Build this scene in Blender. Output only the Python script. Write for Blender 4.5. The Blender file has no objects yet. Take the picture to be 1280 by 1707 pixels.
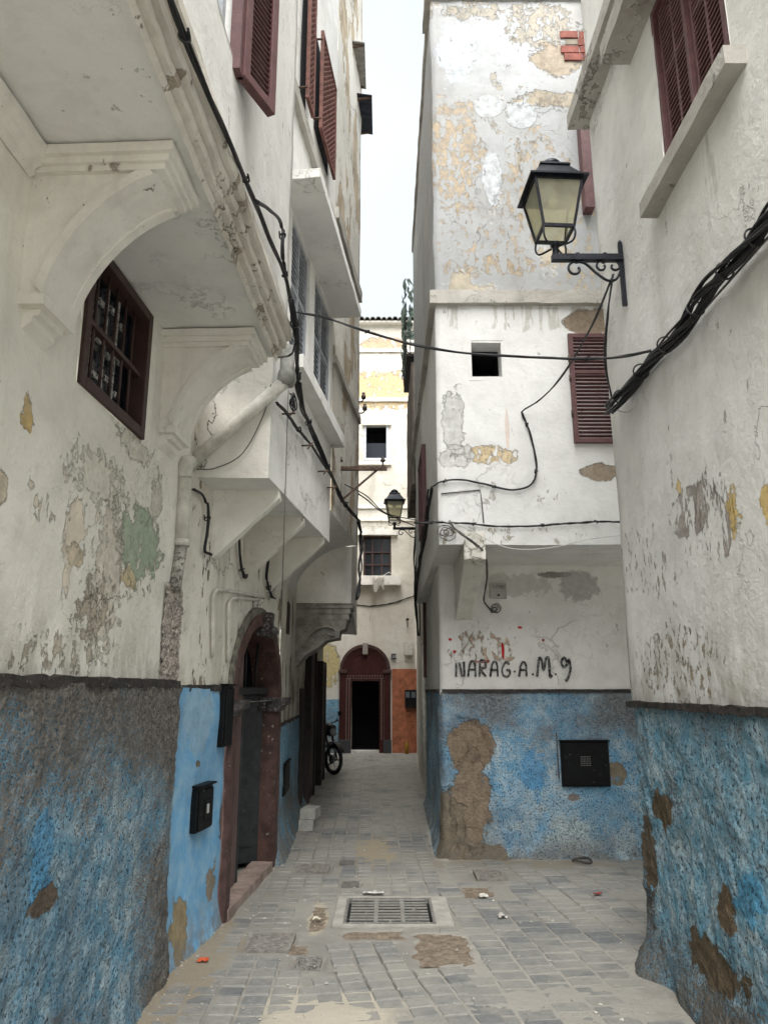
import bpy, math, random
import numpy as np
from mathutils import Vector, Matrix, noise, Euler
random.seed(7)
C = bpy.context.scene.collection
SC = bpy.context.scene
# ------------------------------------------------------------------ camera, world, sun
PITCH = math.radians(13.34); F = 1250.0; EYE = Vector((0, 0, 1.6))
cam = bpy.data.cameras.new('camera'); cam.sensor_width = 36; cam.lens = F/1707*36
cam.clip_start = .05; cam.clip_end = 400
co = bpy.data.objects.new('camera', cam); C.objects.link(co)
co.location = EYE; co.rotation_euler = (math.pi/2+PITCH, 0, 0); SC.camera = co
w = bpy.data.worlds.new('World'); SC.world = w; w.use_nodes = True
nt = w.node_tree; nt.nodes.clear()
out = nt.nodes.new('ShaderNodeOutputWorld'); bg = nt.nodes.new('ShaderNodeBackground')
sky = nt.nodes.new('ShaderNodeTexSky'); sky.sky_type = 'NISHITA'; sky.sun_disc = False
SUN_EL, SUN_AZ = math.radians(56), math.radians(184)
sky.sun_elevation = SUN_EL; sky.sun_rotation = SUN_AZ; sky.air_density = 1.4; sky.dust_density = 3
tc = nt.nodes.new('ShaderNodeTexCoord'); nz = nt.nodes.new('ShaderNodeTexNoise')
nz.inputs['Scale'].default_value = 2.2; nz.inputs['Detail'].default_value = 5
cr = nt.nodes.new('ShaderNodeValToRGB')
cr.color_ramp.elements[0].position = .35; cr.color_ramp.elements[0].color = (2.1, 2.3, 2.42, 1)
cr.color_ramp.elements[1].position = .7; cr.color_ramp.elements[1].color = (2.5, 2.6, 2.62, 1)
mx = nt.nodes.new('ShaderNodeMix'); mx.data_type = 'RGBA'; mx.inputs[0].default_value = .93
nt.links.new(tc.outputs['Generated'], nz.inputs['Vector']); nt.links.new(nz.outputs[0], cr.inputs[0])
nt.links.new(sky.outputs[0], mx.inputs[6]); nt.links.new(cr.outputs[0], mx.inputs[7])
nt.links.new(mx.outputs[2], bg.inputs[0]); nt.links.new(bg.outputs[0], out.inputs[0])
bg.inputs[1].default_value = .06
sl = bpy.data.lights.new('sun', 'SUN'); sl.energy = 1.5; sl.angle = math.radians(62); sl.color = (1, .985, .965)
so = bpy.data.objects.new('sun', sl); C.objects.link(so)
sd = Vector((math.sin(SUN_AZ)*math.cos(SUN_EL), math.cos(SUN_AZ)*math.cos(SUN_EL), math.sin(SUN_EL)))
so.rotation_euler = sd.to_track_quat('Z', 'Y').to_euler()
vs = SC.view_settings; vs.view_transform = 'Standard'; vs.look = 'None'; vs.gamma = 1; vs.exposure = 2.84
vs.use_curve_mapping = False
SC.cycles.max_bounces = 7; SC.cycles.diffuse_bounces = 5; SC.cycles.adaptive_threshold = .025; SC.cycles.use_denoising = True

# ------------------------------------------------------------------ pixel helpers (the photo's 1280 x 1707 pixels)
def ray(px, py):
    a = (px-640)/F; b = (853.5-py)/F
    return Vector((a, math.cos(PITCH)-b*math.sin(PITCH), math.sin(PITCH)+b*math.cos(PITCH)))
def at_z(px, py, z):
    r = ray(px, py); return EYE+r*((z-EYE.z)/r.z)
def at_y(px, py, y):
    r = ray(px, py); return EYE+r*(y/r.y)
class Fr:
    """a vertical plane: s runs along it, d out of it towards the alley, z up"""
    def __init__(s, p0, p1, z=0.0):
        s.o = Vector((p0[0], p0[1], z)); s.e = Vector((p1[0], p1[1], z)); v = s.e-s.o; s.L = v.length
        s.u = v/s.L; s.n = Vector((s.u.y, -s.u.x, 0))
    def p(f, s, d, z): return Vector((f.o.x+f.u.x*s+f.n.x*d, f.o.y+f.u.y*s+f.n.y*d, z))
    def hit(f, px, py, d=0):
        r = ray(px, py); q = f.o+f.n*d
        t = (q-EYE).dot(f.n)/r.dot(f.n); P = EYE+r*t
        return (P-f.o).dot(f.u), P.z
    def P(f, px, py, d=0):
        s, z = f.hit(px, py, d); return f.p(s, d, z)
def W(x=0, y=0): return Fr((x, y), (x, y+1))
FX = Fr((0, 0), (1, 0))

# ------------------------------------------------------------------ materials
class NT:
    def __init__(s, name, rough=.85, spec=.25):
        s.m = bpy.data.materials.new(name); s.m.use_nodes = True; t = s.t = s.m.node_tree
        s.b = t.nodes['Principled BSDF']; s.b.inputs['Roughness'].default_value = rough
        s.b.inputs['Specular IOR Level'].default_value = spec
        g = t.nodes.new('ShaderNodeNewGeometry'); s.pos = g.outputs['Position']; s.h = None
    def new(s, k, **kw):
        n = s.t.nodes.new(k)
        for a, v in kw.items(): setattr(n, a, v)
        return n
    def put(s, sock, v):
        if isinstance(v, bpy.types.NodeSocket): s.t.links.new(v, sock)
        elif isinstance(v, (tuple, list)):
            v = tuple(v)
            if sock.type == 'RGBA' and len(v) == 3: v = v+(1,)
            sock.default_value = v
        else: sock.default_value = v
    def math(s, op, a, b=0, c=None, clamp=False):
        n = s.new('ShaderNodeMath', operation=op, use_clamp=clamp); s.put(n.inputs[0], a); s.put(n.inputs[1], b)
        if c is not None: s.put(n.inputs[2], c)
        return n.outputs[0]
    def vm(s, op, a, b=(0, 0, 0), o=0, sc=None):
        n = s.new('ShaderNodeVectorMath', operation=op); s.put(n.inputs[0], a); s.put(n.inputs[1], b)
        if sc is not None: s.put(n.inputs['Scale'], sc)
        return n.outputs[o]
    def noise(s, sc, det=4, ro=.55, vec=None, st=(1, 1, 1), off=0, dist=0, col=False):
        v = vec if vec is not None else s.pos
        if st != (1, 1, 1) or off: v = s.vm('MULTIPLY_ADD', v, st); v.node.inputs[2].default_value = (off, off*1.7, off*.6)
        n = s.new('ShaderNodeTexNoise'); s.put(n.inputs['Vector'], v); n.inputs['Scale'].default_value = sc
        n.inputs['Detail'].default_value = det; n.inputs['Roughness'].default_value = ro; n.inputs['Distortion'].default_value = dist
        return n.outputs[1 if col else 0]
    def ramp(s, v, a, b, lo=0, hi=1):
        n = s.new('ShaderNodeMapRange', interpolation_type='SMOOTHSTEP'); s.put(n.inputs[0], v)
        for i, q in zip((1, 2, 3, 4), (a, b, lo, hi)): s.put(n.inputs[i], q)
        return n.outputs[0]
    def mix(s, f, a, b):
        n = s.new('ShaderNodeMix', data_type='RGBA'); s.put(n.inputs[0], f); s.put(n.inputs[6], a); s.put(n.inputs[7], b)
        return n.outputs[2]
    def mul(s, c, k):
        n = s.new('ShaderNodeMix', data_type='RGBA', blend_type='MULTIPLY'); n.inputs[0].default_value = 1
        s.put(n.inputs[6], c)
        cc = s.new('ShaderNodeCombineColor')
        for i in range(3): s.put(cc.inputs[i], k)
        s.t.links.new(cc.outputs[0], n.inputs[7]); return n.outputs[2]
    def xyz(s):
        n = s.new('ShaderNodeSeparateXYZ'); s.put(n.inputs[0], s.pos); return n.outputs
    def blob(s, c, r, wob=.35, wsc=9, edge=.12, nv=None):
        """soft-noisy ellipsoid mask round the world point c"""
        v = s.vm('SUBTRACT', s.pos, tuple(c)); v = s.vm('DIVIDE', v, tuple(r)); l = s.vm('LENGTH', v, o=1)
        n = nv if nv is not None else s.noise(wsc, 5, .62)
        l = s.math('MULTIPLY_ADD', s.math('SUBTRACT', n, .5), wob*4, l)
        return s.ramp(l, 1+edge, 1-edge)
    def crack(s, sc=1.2, wd=.012, off=0.):
        wv = s.vm('MULTIPLY_ADD', s.noise(3.5, 5, .65, col=True, off=off), (.7, .7, .7)); s.put(wv.node.inputs[2], s.pos)
        n = s.new('ShaderNodeTexVoronoi', feature='DISTANCE_TO_EDGE'); s.put(n.inputs['Vector'], wv); n.inputs['Scale'].default_value = sc
        return s.ramp(n.outputs['Distance'], wd, wd*.25)
    def add_h(s, h, k):
        h = s.math('MULTIPLY', h, k); s.h = h if s.h is None else s.math('ADD', s.h, h)
    def done(s, col, dist=.01, strength=1):
        s.put(s.b.inputs['Base Color'], col)
        if s.h is not None:
            n = s.new('ShaderNodeBump'); n.inputs['Distance'].default_value = dist; n.inputs['Strength'].default_value = strength
            s.put(n.inputs['Height'], s.h); s.t.links.new(n.outputs[0], s.b.inputs['Normal'])
        return s.m
def plain(name, col, rough=.6, metal=0, var=.25, sc=14, spec=.4, worn=None, wamt=.62):
    n = NT(name, rough, spec); n.b.inputs['Metallic'].default_value = metal
    q = n.noise(sc, 5, .6); c = n.mul(col, n.ramp(q, .25, .75, 1-var, 1+var*.6))
    if worn: c = n.mix(n.ramp(n.noise(sc*3.1, 6, .7), wamt, wamt+.05), c, worn)
    n.add_h(n.noise(sc*6, 3), 1)
    return n.done(c, .0015)
def roughen(o, level=4, s=.012, sc=.13):
    o.modifiers.new('subdivide', 'SUBSURF').subdivision_type = 'SIMPLE'; o.modifiers[-1].levels = o.modifiers[-1].render_levels = level
    if 'lumpy' not in bpy.data.textures: t = bpy.data.textures.new('lumpy', 'CLOUDS'); t.noise_scale = sc; t.noise_depth = 3
    d = o.modifiers.new('lumps', 'DISPLACE'); d.texture = bpy.data.textures['lumpy']; d.texture_coords = 'GLOBAL'; d.strength = s; d.mid_level = .5
WHITE = (.74, .725, .68)
def plaster(name, a=WHITE, b=(.56, .54, .49), under=(.34, .30, .24), peel=.62, psc=1.3, pstr=(1, 1, .55), streak=.35, speck=.5,
            crack=.5, blobs=(), lowz=None, rough=.9, dirt=(.25, .225, .18), dz=None, bump=1.):
    """limewashed plaster: blotches, streaks, flaked coats with their own edge, cracks, pits, and patches at given places"""
    n = NT(name, rough, .15); x, y, z = n.xyz()
    c = n.mix(n.ramp(n.noise(.9, 6, .6), .3, .7), a, b)
    c = n.mix(n.ramp(n.noise(5, 7, .7, off=3), .42, .75, 0, .5), c, [v*.80 for v in b])
    st = n.noise(2.6, 6, .62, st=(1, 1, .12), off=9)
    c = n.mix(n.ramp(st, .52, .78, 0, streak), c, dirt)
    pn = n.noise(psc, 8, .62, st=pstr, off=21)
    fine = n.noise(11, 6, .62, off=5)
    if peel < 1:
        pv = n.math('MULTIPLY_ADD', n.math('SUBTRACT', fine, .5), .10, pn)
        if lowz: pv = n.math('ADD', pv, n.ramp(z, lowz[0], lowz[1], lowz[2], 0))
        m = n.ramp(pv, peel, peel+.012); rim = n.ramp(pv, peel-.02, peel-.002)
        c = n.mix(n.math('MULTIPLY', rim, .4), c, (.72, .70, .66))
        uc = n.mix(n.ramp(n.noise(4, 5, off=2), .35, .65), under, [v*1.45 for v in under])
        c = n.mix(m, c, uc); n.add_h(m, -.55*bump)
    for bl in blobs:
        P, r, col = bl[:3]; kw = bl[3] if len(bl) > 3 else {}
        soft = kw.get('soft', 1.0)
        nv = n.noise(kw.get('ns', 7), 8, .74, off=kw.get('off', 1))
        m = n.blob(P, r, kw.get('wob', .35), 0, kw.get('edge', .06), nv)
        if kw.get('broken'): m = n.math('MULTIPLY', m, n.ramp(n.noise(kw.get('bs', 14), 7, .7, st=kw.get('bst', (1, 1, .6)), off=31), kw['broken'], kw['broken']+.03))
        cc = n.mul(col, n.ramp(n.noise(16, 5, .65), .2, .8, .72, 1.25))
        c = n.mix(n.math('MULTIPLY', m, soft), c, cc)
        if kw.get('h', -.7): n.add_h(m, kw.get('h', -.7)*bump)
    sc2 = n.noise(9, 9, .72, st=(1, 1, .5), off=71); m = n.ramp(n.math('ADD', sc2, n.math('MULTIPLY', n.noise(.8, 3, off=72), .22)), (.765 if under[0] > .2 else .735), (.78 if under[0] > .2 else .75))   # small chips in patches
    c = n.mix(n.math('MULTIPLY', m, min(1, speck*1.3)), c, [v*.9 for v in under]); n.add_h(m, -.5*bump)
    c = n.mix(n.ramp(n.noise(2.1, 8, .7, off=81, dist=.6), .50, .72, 0, .32), c, [v*.70 for v in b])
    hair = n.math('MULTIPLY', n.crack(3.4, .010, 5), n.ramp(n.noise(1.3, 4, off=45), .52, .60)); c = n.mix(n.math('MULTIPLY', hair, .22), c, (.2, .18, .15)); n.add_h(hair, -.12*bump)
    if crack:
        k = n.math('MULTIPLY', n.crack(.8, .009), n.ramp(n.noise(.8, 3, off=44), .5, .6)); c = n.mix(n.math('MULTIPLY', k, crack), c, (.12, .10, .085)); n.add_h(k, -.35*bump)
    sp = n.noise(38, 3, .6, off=8); k = n.math('MULTIPLY', n.ramp(sp, .70, .76), n.ramp(n.noise(1.7, 3, off=14), .45, .6))
    c = n.mix(n.math('MULTIPLY', k, speck), c, (.16, .14, .12))
    if dz:  # grime of its own just above / below a height
        g = n.math('MULTIPLY', n.ramp(z, dz[0]+dz[1], dz[0]), n.ramp(n.noise(6, 7, .7, st=(1, 1, .4), off=50), .40, .62)); c = n.mix(n.math('MULTIPLY', g, dz[2]), c, dz[3] if len(dz) > 3 else dirt)
    n.add_h(n.noise(3, 6, .6), .9*bump); n.add_h(n.noise(26, 6, .6), .28*bump); n.add_h(n.noise(120, 3), .05*bump)
    return n.done(c, .022)
def stucco(name, blue=(.115, .30, .44), pale=(.33, .47, .53), cement=(.15, .14, .125), cover=.5, csc=2.5, blobs=(), grain=60, low=None, bias=None, depth=.03, deep=(.03, .035, .04), smooth=False):
    """blue wash over cement render, worn off in blotches"""
    n = NT(name, .88, .2); x, y, z = n.xyz()
    big = n.noise(csc, 7, .62, off=4); g = n.noise(grain, 5, .65, off=6); mid = n.noise(9, 7, .68, off=16)
    c = n.mix(n.ramp(mid, .35, .68), blue, pale)
    c = n.mix(n.ramp(n.noise(1.4, 5, .6, off=33), .42, .66, 0, .75), c, [v*.62+.05 for v in blue])
    v = n.math('MULTIPLY_ADD', n.math('SUBTRACT', g, .5), .95 if not smooth else .15, big)
    if bias: v = n.math('ADD', v, bias(n, x, y, z))
    cm = n.ramp(v, cover, cover+(.12 if not smooth else .015))
    c = n.mix(cm, c, n.mul(cement, n.ramp(n.noise(30, 4), .25, .75, .7, 1.35)))
    if smooth: n.add_h(cm, -.5)
    bm = None
    if low:   # splash zone: powdery pale efflorescence near the ground
        m = n.math('MULTIPLY', n.ramp(z, low[0], low[0]*.35), n.ramp(n.noise(3.5, 7, .68, off=27), .42, .58)); c = n.mix(n.math('MULTIPLY', m, .8), c, low[1])
    for bl in blobs:
        P, r, col = bl[:3]; kw = bl[3] if len(bl) > 3 else {}
        m = n.blob(P, r, kw.get('wob', .35), 0, kw.get('edge', .06), n.noise(kw.get('ns', 8), 6, .65, off=kw.get('off', 1)))
        c = n.mix(n.math('MULTIPLY', m, kw.get('soft', 1)), c, n.mul(col, n.ramp(n.noise(14, 6, .68, off=61), .2, .8, .65, 1.3))); n.add_h(m, kw.get('h', -.4)); bm = bm if kw.get('h', -.4) == 0 else m if bm is None else n.math('MAXIMUM', bm, m)
    dm = n.math('MULTIPLY', n.ramp(z, .30, .0), n.ramp(n.noise(5, 7, .7, off=91), .36, .58)); c = n.mix(n.math('MULTIPLY', dm, .8), c, (.17, .15, .12))
    dr = n.math('MULTIPLY', n.ramp(n.noise(3.2, 7, .68, st=(1, 1, .16), off=93), .54, .66), .30); c = n.mix(dr, c, [v*.45+.03 for v in cement])
    if not smooth:
        pit_shade = n.ramp(g, .47, .36); tip_light = n.ramp(g, .54, .66)  # grain's light and shade put into colour: bright tips, near-black hollows
        if bm is not None: kb = n.math('MULTIPLY_ADD', bm, -.75, 1); pit_shade = n.math('MULTIPLY', pit_shade, kb); tip_light = n.math('MULTIPLY', tip_light, kb)
        c = n.mix(n.math('MULTIPLY', tip_light, .42), c, n.mul(c, 1.9)); c = n.mix(n.math('MULTIPLY', pit_shade, .85), c, deep)
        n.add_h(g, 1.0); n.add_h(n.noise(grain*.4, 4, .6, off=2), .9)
        return n.done(c, depth)
    n.add_h(n.noise(7, 5), .6); n.add_h(g, .15)
    return n.done(c, .012)

# ------------------------------------------------------------------ mesh helpers
WL = {}
def tag(o, label=None, cat=None, group=None, kind=None):
    if label: o['label'] = label
    if cat: o['category'] = cat
    if group: o['group'] = group
    if kind: o['kind'] = kind
    return o
def thing(name, loc, label, cat, group=None, parent=None):
    o = bpy.data.objects.new(name, None); o.empty_display_size = .1; C.objects.link(o)
    loc = Vector(loc); WL[o.name] = loc
    if parent: o.parent = parent; o.location = loc-WL[parent.name]
    else: o.location = loc
    return tag(o, label, cat, group)
def wob(p, amp, fr=1.7):
    return noise.noise_vector(p*fr)*amp + noise.noise_vector(p*fr*4.3)*(amp*.35)
class MB:
    def __init__(s): s.v = []; s.f = []; s.sm = []
    def add(s, vs, fs, smooth=False):
        b = len(s.v); s.v += [tuple(q) for q in vs]; s.f += [tuple(i+b for i in f) for f in fs]; s.sm += [smooth]*len(fs)
    def quad(s, a, b, c, d): s.add([a, b, c, d], [(0, 1, 2, 3)])
    def box(s, f, s0, s1, d0, d1, z0, z1):
        q = [f.p(a, b, c) for c in (z0, z1) for a, b in ((s0, d0), (s1, d0), (s1, d1), (s0, d1))]
        s.add(q, [(0, 3, 2, 1), (4, 5, 6, 7), (0, 1, 5, 4), (1, 2, 6, 5), (2, 3, 7, 6), (3, 0, 4, 7)]); return s
    def rbox(s, f, s0, s1, d0, d1, z0, z1, res=.06, amp=.008, fr=5):
        """box with wobbly, hand-made faces"""
        def grid(fn, a0, a1, b0, b1):
            na = max(1, round(abs(a1-a0)/res)); nb = max(1, round(abs(b1-b0)/res))
            na = min(na, 120); nb = min(nb, 120); vs = []
            for i in range(na+1):
                for j in range(nb+1):
                    p = fn(a0+(a1-a0)*i/na, b0+(b1-b0)*j/nb); vs.append(p+wob(p, amp, fr))
            s.add(vs, [(i*(nb+1)+j, (i+1)*(nb+1)+j, (i+1)*(nb+1)+j+1, i*(nb+1)+j+1) for i in range(na) for j in range(nb)])
        grid(lambda a, b: f.p(a, d1, b), s0, s1, z0, z1); grid(lambda a, b: f.p(a, d0, b), s1, s0, z0, z1)
        grid(lambda a, b: f.p(a, b, z0), s0, s1, d1, d0); grid(lambda a, b: f.p(a, b, z1), s0, s1, d0, d1)
        grid(lambda a, b: f.p(s0, a, b), d0, d1, z0, z1); grid(lambda a, b: f.p(s1, a, b), d1, d0, z0, z1); return s
    def prof(s, f, pts, s0, s1, res=.12, amp=.004, fr=6, caps=True):
        """closed (d,z) profile run along s"""
        n = max(1, min(200, round((s1-s0)/res))); k = len(pts); vs = []
        for i in range(n+1):
            for d, z in pts:
                p = f.p(s0+(s1-s0)*i/n, d, z); vs.append(p+wob(p, amp, fr))
        fs = [(i*k+j, i*k+(j+1) % k, (i+1)*k+(j+1) % k, (i+1)*k+j) for i in range(n) for j in range(k)]
        if caps: fs += [tuple(range(k))[::-1], tuple(n*k+j for j in range(k))]
        s.add(vs, fs); return s
    def plate(s, f, pts, d0, d1):
        """closed (s,z) outline given a thickness d0..d1"""
        k = len(pts); vs = [f.p(a, d0, b) for a, b in pts]+[f.p(a, d1, b) for a, b in pts]
        s.add(vs, [tuple(range(k))[::-1], tuple(range(k, 2*k))]+[(i, (i+1) % k, (i+1) % k+k, i+k) for i in range(k)]); return s
    def tube(s, path, r, n=8, caps=True):
        path = [Vector(p) for p in path]; m = len(path); rr = r if isinstance(r, (list, tuple)) else [r]*m
        t0 = (path[1]-path[0]).normalized(); up = Vector((0, 0, 1)) if abs(t0.z) < .9 else Vector((1, 0, 0))
        a = t0.cross(up).normalized(); vs = []
        for i, p in enumerate(path):
            t = (path[min(i+1, m-1)]-path[max(i-1, 0)]); t = t.normalized() if t.length > 1e-9 else t0
            a = (a-t*a.dot(t)); a = a.normalized() if a.length > 1e-6 else t.orthogonal().normalized(); b = t.cross(a)
            for k in range(n):
                th = 2*math.pi*k/n; vs.append(p+a*(math.cos(th)*rr[i])+b*(math.sin(th)*rr[i]))
        fs = [(i*n+k, i*n+(k+1) % n, (i+1)*n+(k+1) % n, (i+1)*n+k) for i in range(m-1) for k in range(n)]
        if caps: fs += [tuple(range(n))[::-1], tuple((m-1)*n+k for k in range(n))]
        s.add(vs, fs, True); return s
    def bar(s, a, b, w, h=None, up=(0, 0, 1)):
        a, b = Vector(a), Vector(b); h = h or w; t = (b-a).normalized(); u = Vector(up)
        if abs(t.dot(u)) > .95: u = Vector((1, 0, 0))
        x = t.cross(u).normalized()*(w/2); y = x.cross(t).normalized()*(h/2)
        q = [p+i*x+j*y for p in (a, b) for i, j in ((-1, -1), (1, -1), (1, 1), (-1, 1))]
        s.add(q, [(3, 2, 1, 0), (4, 5, 6, 7), (0, 1, 5, 4), (1, 2, 6, 5), (2, 3, 7, 6), (3, 0, 4, 7)]); return s
    def lathe(s, c, prof, n=20, axis=None):
        c = Vector(c); k = len(prof); vs = []
        R = axis.to_track_quat('Z', 'Y').to_matrix() if axis is not None else Matrix.Identity(3)
        for r, z in prof:
            for i in range(n):
                t = 2*math.pi*i/n; vs.append(c+R@Vector((r*math.cos(t), r*math.sin(t), z)))
        s.add(vs, [(j*n+i, j*n+(i+1) % n, (j+1)*n+(i+1) % n, (j+1)*n+i) for j in range(k-1) for i in range(n)], True)
        s.add([vs[i] for i in range(n)], [tuple(range(n))[::-1]]); s.add([vs[(k-1)*n+i] for i in range(n)], [tuple(range(n))]); return s
    def build(s, name, mat, parent=None, origin=None, bevel=0, mesh_only=False):
        n = np.array(s.v, dtype=float)
        c = Vector(origin) if origin is not None else Vector(((n[:, 0].min()+n[:, 0].max())/2, (n[:, 1].min()+n[:, 1].max())/2, n[:, 2].min()))
        m = bpy.data.meshes.new(name); m.from_pydata((n-np.array(c)).tolist(), [], s.f)
        if any(s.sm): m.polygons.foreach_set('use_smooth', s.sm)
        for mm in (mat if isinstance(mat, (list, tuple)) else [mat]): m.materials.append(mm)
        m.update(); return inst(name, m, c, parent, bevel)
def inst(name, m, c, parent=None, bevel=0):
    o = bpy.data.objects.new(name, m); C.objects.link(o); WL[o.name] = Vector(c)
    if parent: o.parent = parent; o.location = Vector(c)-WL[parent.name]
    else: o.location = Vector(c)
    if bevel:
        b = o.modifiers.new('bevel', 'BEVEL'); b.width = bevel; b.segments = 2; b.limit_method = 'ANGLE'
    return o
def lines(a, b, res, extra=()):
    xs = sorted(set([round(a, 4), round(b, 4)]+[round(e, 4) for e in extra if a < e < b])); r = []
    for p, q in zip(xs, xs[1:]):
        n = max(1, math.ceil((q-p)/res-1e-6)); r += [p+(q-p)*i/n for i in range(n)]
    return r+[xs[-1]]
def wall(name, pts, z0, z1, mat, parent, res=.12, holes=(), amp=.012, fr=.9, relief=None, reveal=.22, rmat=None, smooth=True, zf=None):
    """wall sheet along plan points; holes (s0,s1,z0,z1[,arch]) get reveals; relief(p)->outward offset"""
    P = [Vector((a, b, 0)) for a, b in pts]; cum = [0]
    for a, b in zip(P, P[1:]): cum.append(cum[-1]+(b-a).length)
    ss = lines(0, cum[-1], res, [h[0] for h in holes]+[h[1] for h in holes]+cum[1:-1]); zs = lines(z0, z1, res, [h[2] for h in holes]+[h[3] for h in holes])
    def at(s):
        for i in range(len(P)-1):
            if s <= cum[i+1]+1e-6 or i == len(P)-2:
                t = (s-cum[i])/(cum[i+1]-cum[i]); u = (P[i+1]-P[i]).normalized(); return P[i].lerp(P[i+1], t), Vector((u.y, -u.x, 0))
    def inhole(s, z):
        for h in holes:
            if h[0] < s < h[1] and h[2] < z < h[3]:
                if len(h) > 4:
                    r = (h[1]-h[0])/2; zc = h[3]-h[4]
                    if z > zc and ((s-(h[0]+h[1])/2)/r)**2+((z-zc)/h[4])**2 > 1: continue
                return True
        return False
    nz_ = len(zs); vs = []; mb = MB()
    for s in ss:
        b, nrm = at(s)
        for z in zs:
            p = Vector((b.x, b.y, z)); q = p+wob(p, amp, fr)
            if relief: q = q+nrm*relief(p)
            vs.append(q)
    fs = []
    for i in range(len(ss)-1):
        for j in range(nz_-1):
            if not inhole((ss[i]+ss[i+1])/2, (zs[j]+zs[j+1])/2): fs.append((i*nz_+j, (i+1)*nz_+j, (i+1)*nz_+j+1, i*nz_+j+1))
    mb.add(vs, fs, smooth)
    for h in holes:
        rv = reveal if len(h) < 6 else h[5]
        (a, n0), (b, n1) = at(h[0]+1e-4), at(h[1]-1e-4)
        def g(q, nn, z, d): return Vector((q.x, q.y, z))-nn*d+wob(Vector((q.x, q.y, z)), amp, fr)
        zt = h[3]-(h[4] if len(h) > 4 else 0)
        for q, nn, k in ((a, n0, 0), (b, n1, 1)):
            mb.quad(g(q, nn, h[2], -.002), g(q, nn, h[2], rv), g(q, nn, zt, rv), g(q, nn, zt, -.002))
        mb.quad(g(a, n0, h[2], -.002), g(b, n1, h[2], -.002), g(b, n1, h[2], rv), g(a, n0, h[2], rv))
        if len(h) > 4:
            r = (h[1]-h[0])/2; cs = (h[0]+h[1])/2; K = 16
            for k in range(K):
                t0, t1 = math.pi*k/K, math.pi*(k+1)/K; q = []
                for t in (t0, t1):
                    c_, nn = at(cs-r*math.cos(t)); q.append((c_, nn, zt+h[4]*math.sin(t)))
                mb.quad(g(*q[0], -.002), g(*q[0], rv), g(*q[1], rv), g(*q[1], -.002))
        else: mb.quad(g(a, n0, h[3], -.002), g(b, n1, h[3], -.002), g(b, n1, h[3], rv), g(a, n0, h[3], rv))
    return mb.build(name, mat, parent)
def arc(c, r, a0, a1, n, fn): return [fn(c[0]+r*math.cos(a0+(a1-a0)*i/n), c[1]+r*math.sin(a0+(a1-a0)*i/n)) for i in range(n+1)]
def cat(pts, n=8):
    """smooth curve through points"""
    P = [Vector(p) for p in pts]; P = [P[0]*2-P[1]]+P+[P[-1]*2-P[-2]]; r = []
    for i in range(1, len(P)-2):
        for k in range(n):
            t = k/n; a, b, c, d = P[i-1:i+3]
            r.append(.5*((2*b)+(c-a)*t+(2*a-5*b+4*c-d)*t*t+(3*b-a-3*c+d)*t**3))
    r.append(P[-2]); return r
# ------------------------------------------------------------------ frames of the walls (metres)
FL1 = Fr((-1.5, 0), (-1.2805, 4.7))                 # near left ground-floor wall
FU = Fr((-.7575, 0), (-.60, 4.5))                   # outer line of the near left balcony
FL2 = Fr((-1.29, 4.74), (-1.165, 5.70)); FL2b = Fr((-1.165, 5.70), (-1.05, 7.67)); FL3 = Fr((-1.05, 7.67), (-1.18, 11.2))
FL4 = Fr((-1.18, 11.2), (-1.22, 16.2)); 
FB = Fr((-.782, 4.9), (-.529, 7.2))                 # jettied facade over the triangular brackets
FC4 = Fr((-.42, 9.62), (-.52, 14.5))                # fourth house's jetty
FF = Fr((-3.2, 20.5), (3.2, 20.5))                  # house closing the alley
FR = Fr((1.6, 5.0), (1.6, -3))                      # near right wall (s runs towards the camera)
FBl = Fr((.571, 7.86), (5, 7.86)); FBu = Fr((.50, 6.68), (5, 6.68)); FBs = Fr((.64, 11.5), (.571, 7.86))
FE = Fr((.86, 20.45), (.66, 11.5))
TOP = 9.1; TOPL = 11.7
# ------------------------------------------------------------------ wall paints
def P1(px, py, d=0): return FL1.P(px, py, d)
SAND = (.33, .29, .22)
m_left = plaster('old_limewash', (.81, .785, .71), (.72, .695, .62), (.52, .465, .385), peel=.70, psc=1.6, streak=.30, speck=.7, lowz=(1.65, 2.7, .075), dz=(1.6, .5, .55),
  blobs=[(P1(232, 912), (.15, 0.30, .19), (.36, .42, .32), {'wob': .8, 'ns': 8, 'off': 3, 'broken': .40, 'bs': 7}), (P1(214, 962), (.15, 0.11, .05), (.54, .46, .30), {'off': 5, 'wob': .8, 'ns': 13}),
    (P1(45, 690), (.15, 0.045, .065), (.50, .37, .17), {'wob': 1.0, 'ns': 14, 'off': 7}), (P1(0, 815), (.15, 0.05, .07), (.48, .42, .32), {'off': 8, 'wob': .7}),
    (P1(225, 745), (.15, 0.221, .06), (.62, .59, .51), {'off': 9, 'wob': .9, 'ns': 11}), (P1(180, 960), (.15, 0.150, .36), (.58, .54, .46), {'wob': 1.02, 'ns': 12, 'off': 10}),
    (P1(160, 1010), (.15, 0.170, .15), (.44, .39, .31), {'wob': 1.02, 'ns': 12, 'off': 11, 'broken': .46}), (P1(128, 925), (.15, 0.08, .05), (.58, .50, .38), {'wob': 0.85, 'ns': 12, 'off': 12}),
    (P1(110, 1090), (.15, 0.374, .08), (.48, .43, .35), {'wob': 1.19, 'ns': 12, 'off': 13, 'broken': .52}), (P1(262, 830), (.15, 0.085, .12), (.58, .55, .47), {'wob': 1.02, 'ns': 12, 'off': 17}),
    (P1(170, 800), (.15, 0.272, .11), (.60, .57, .49), {'wob': 1.02, 'ns': 12, 'off': 19, 'soft': .7})])
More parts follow.
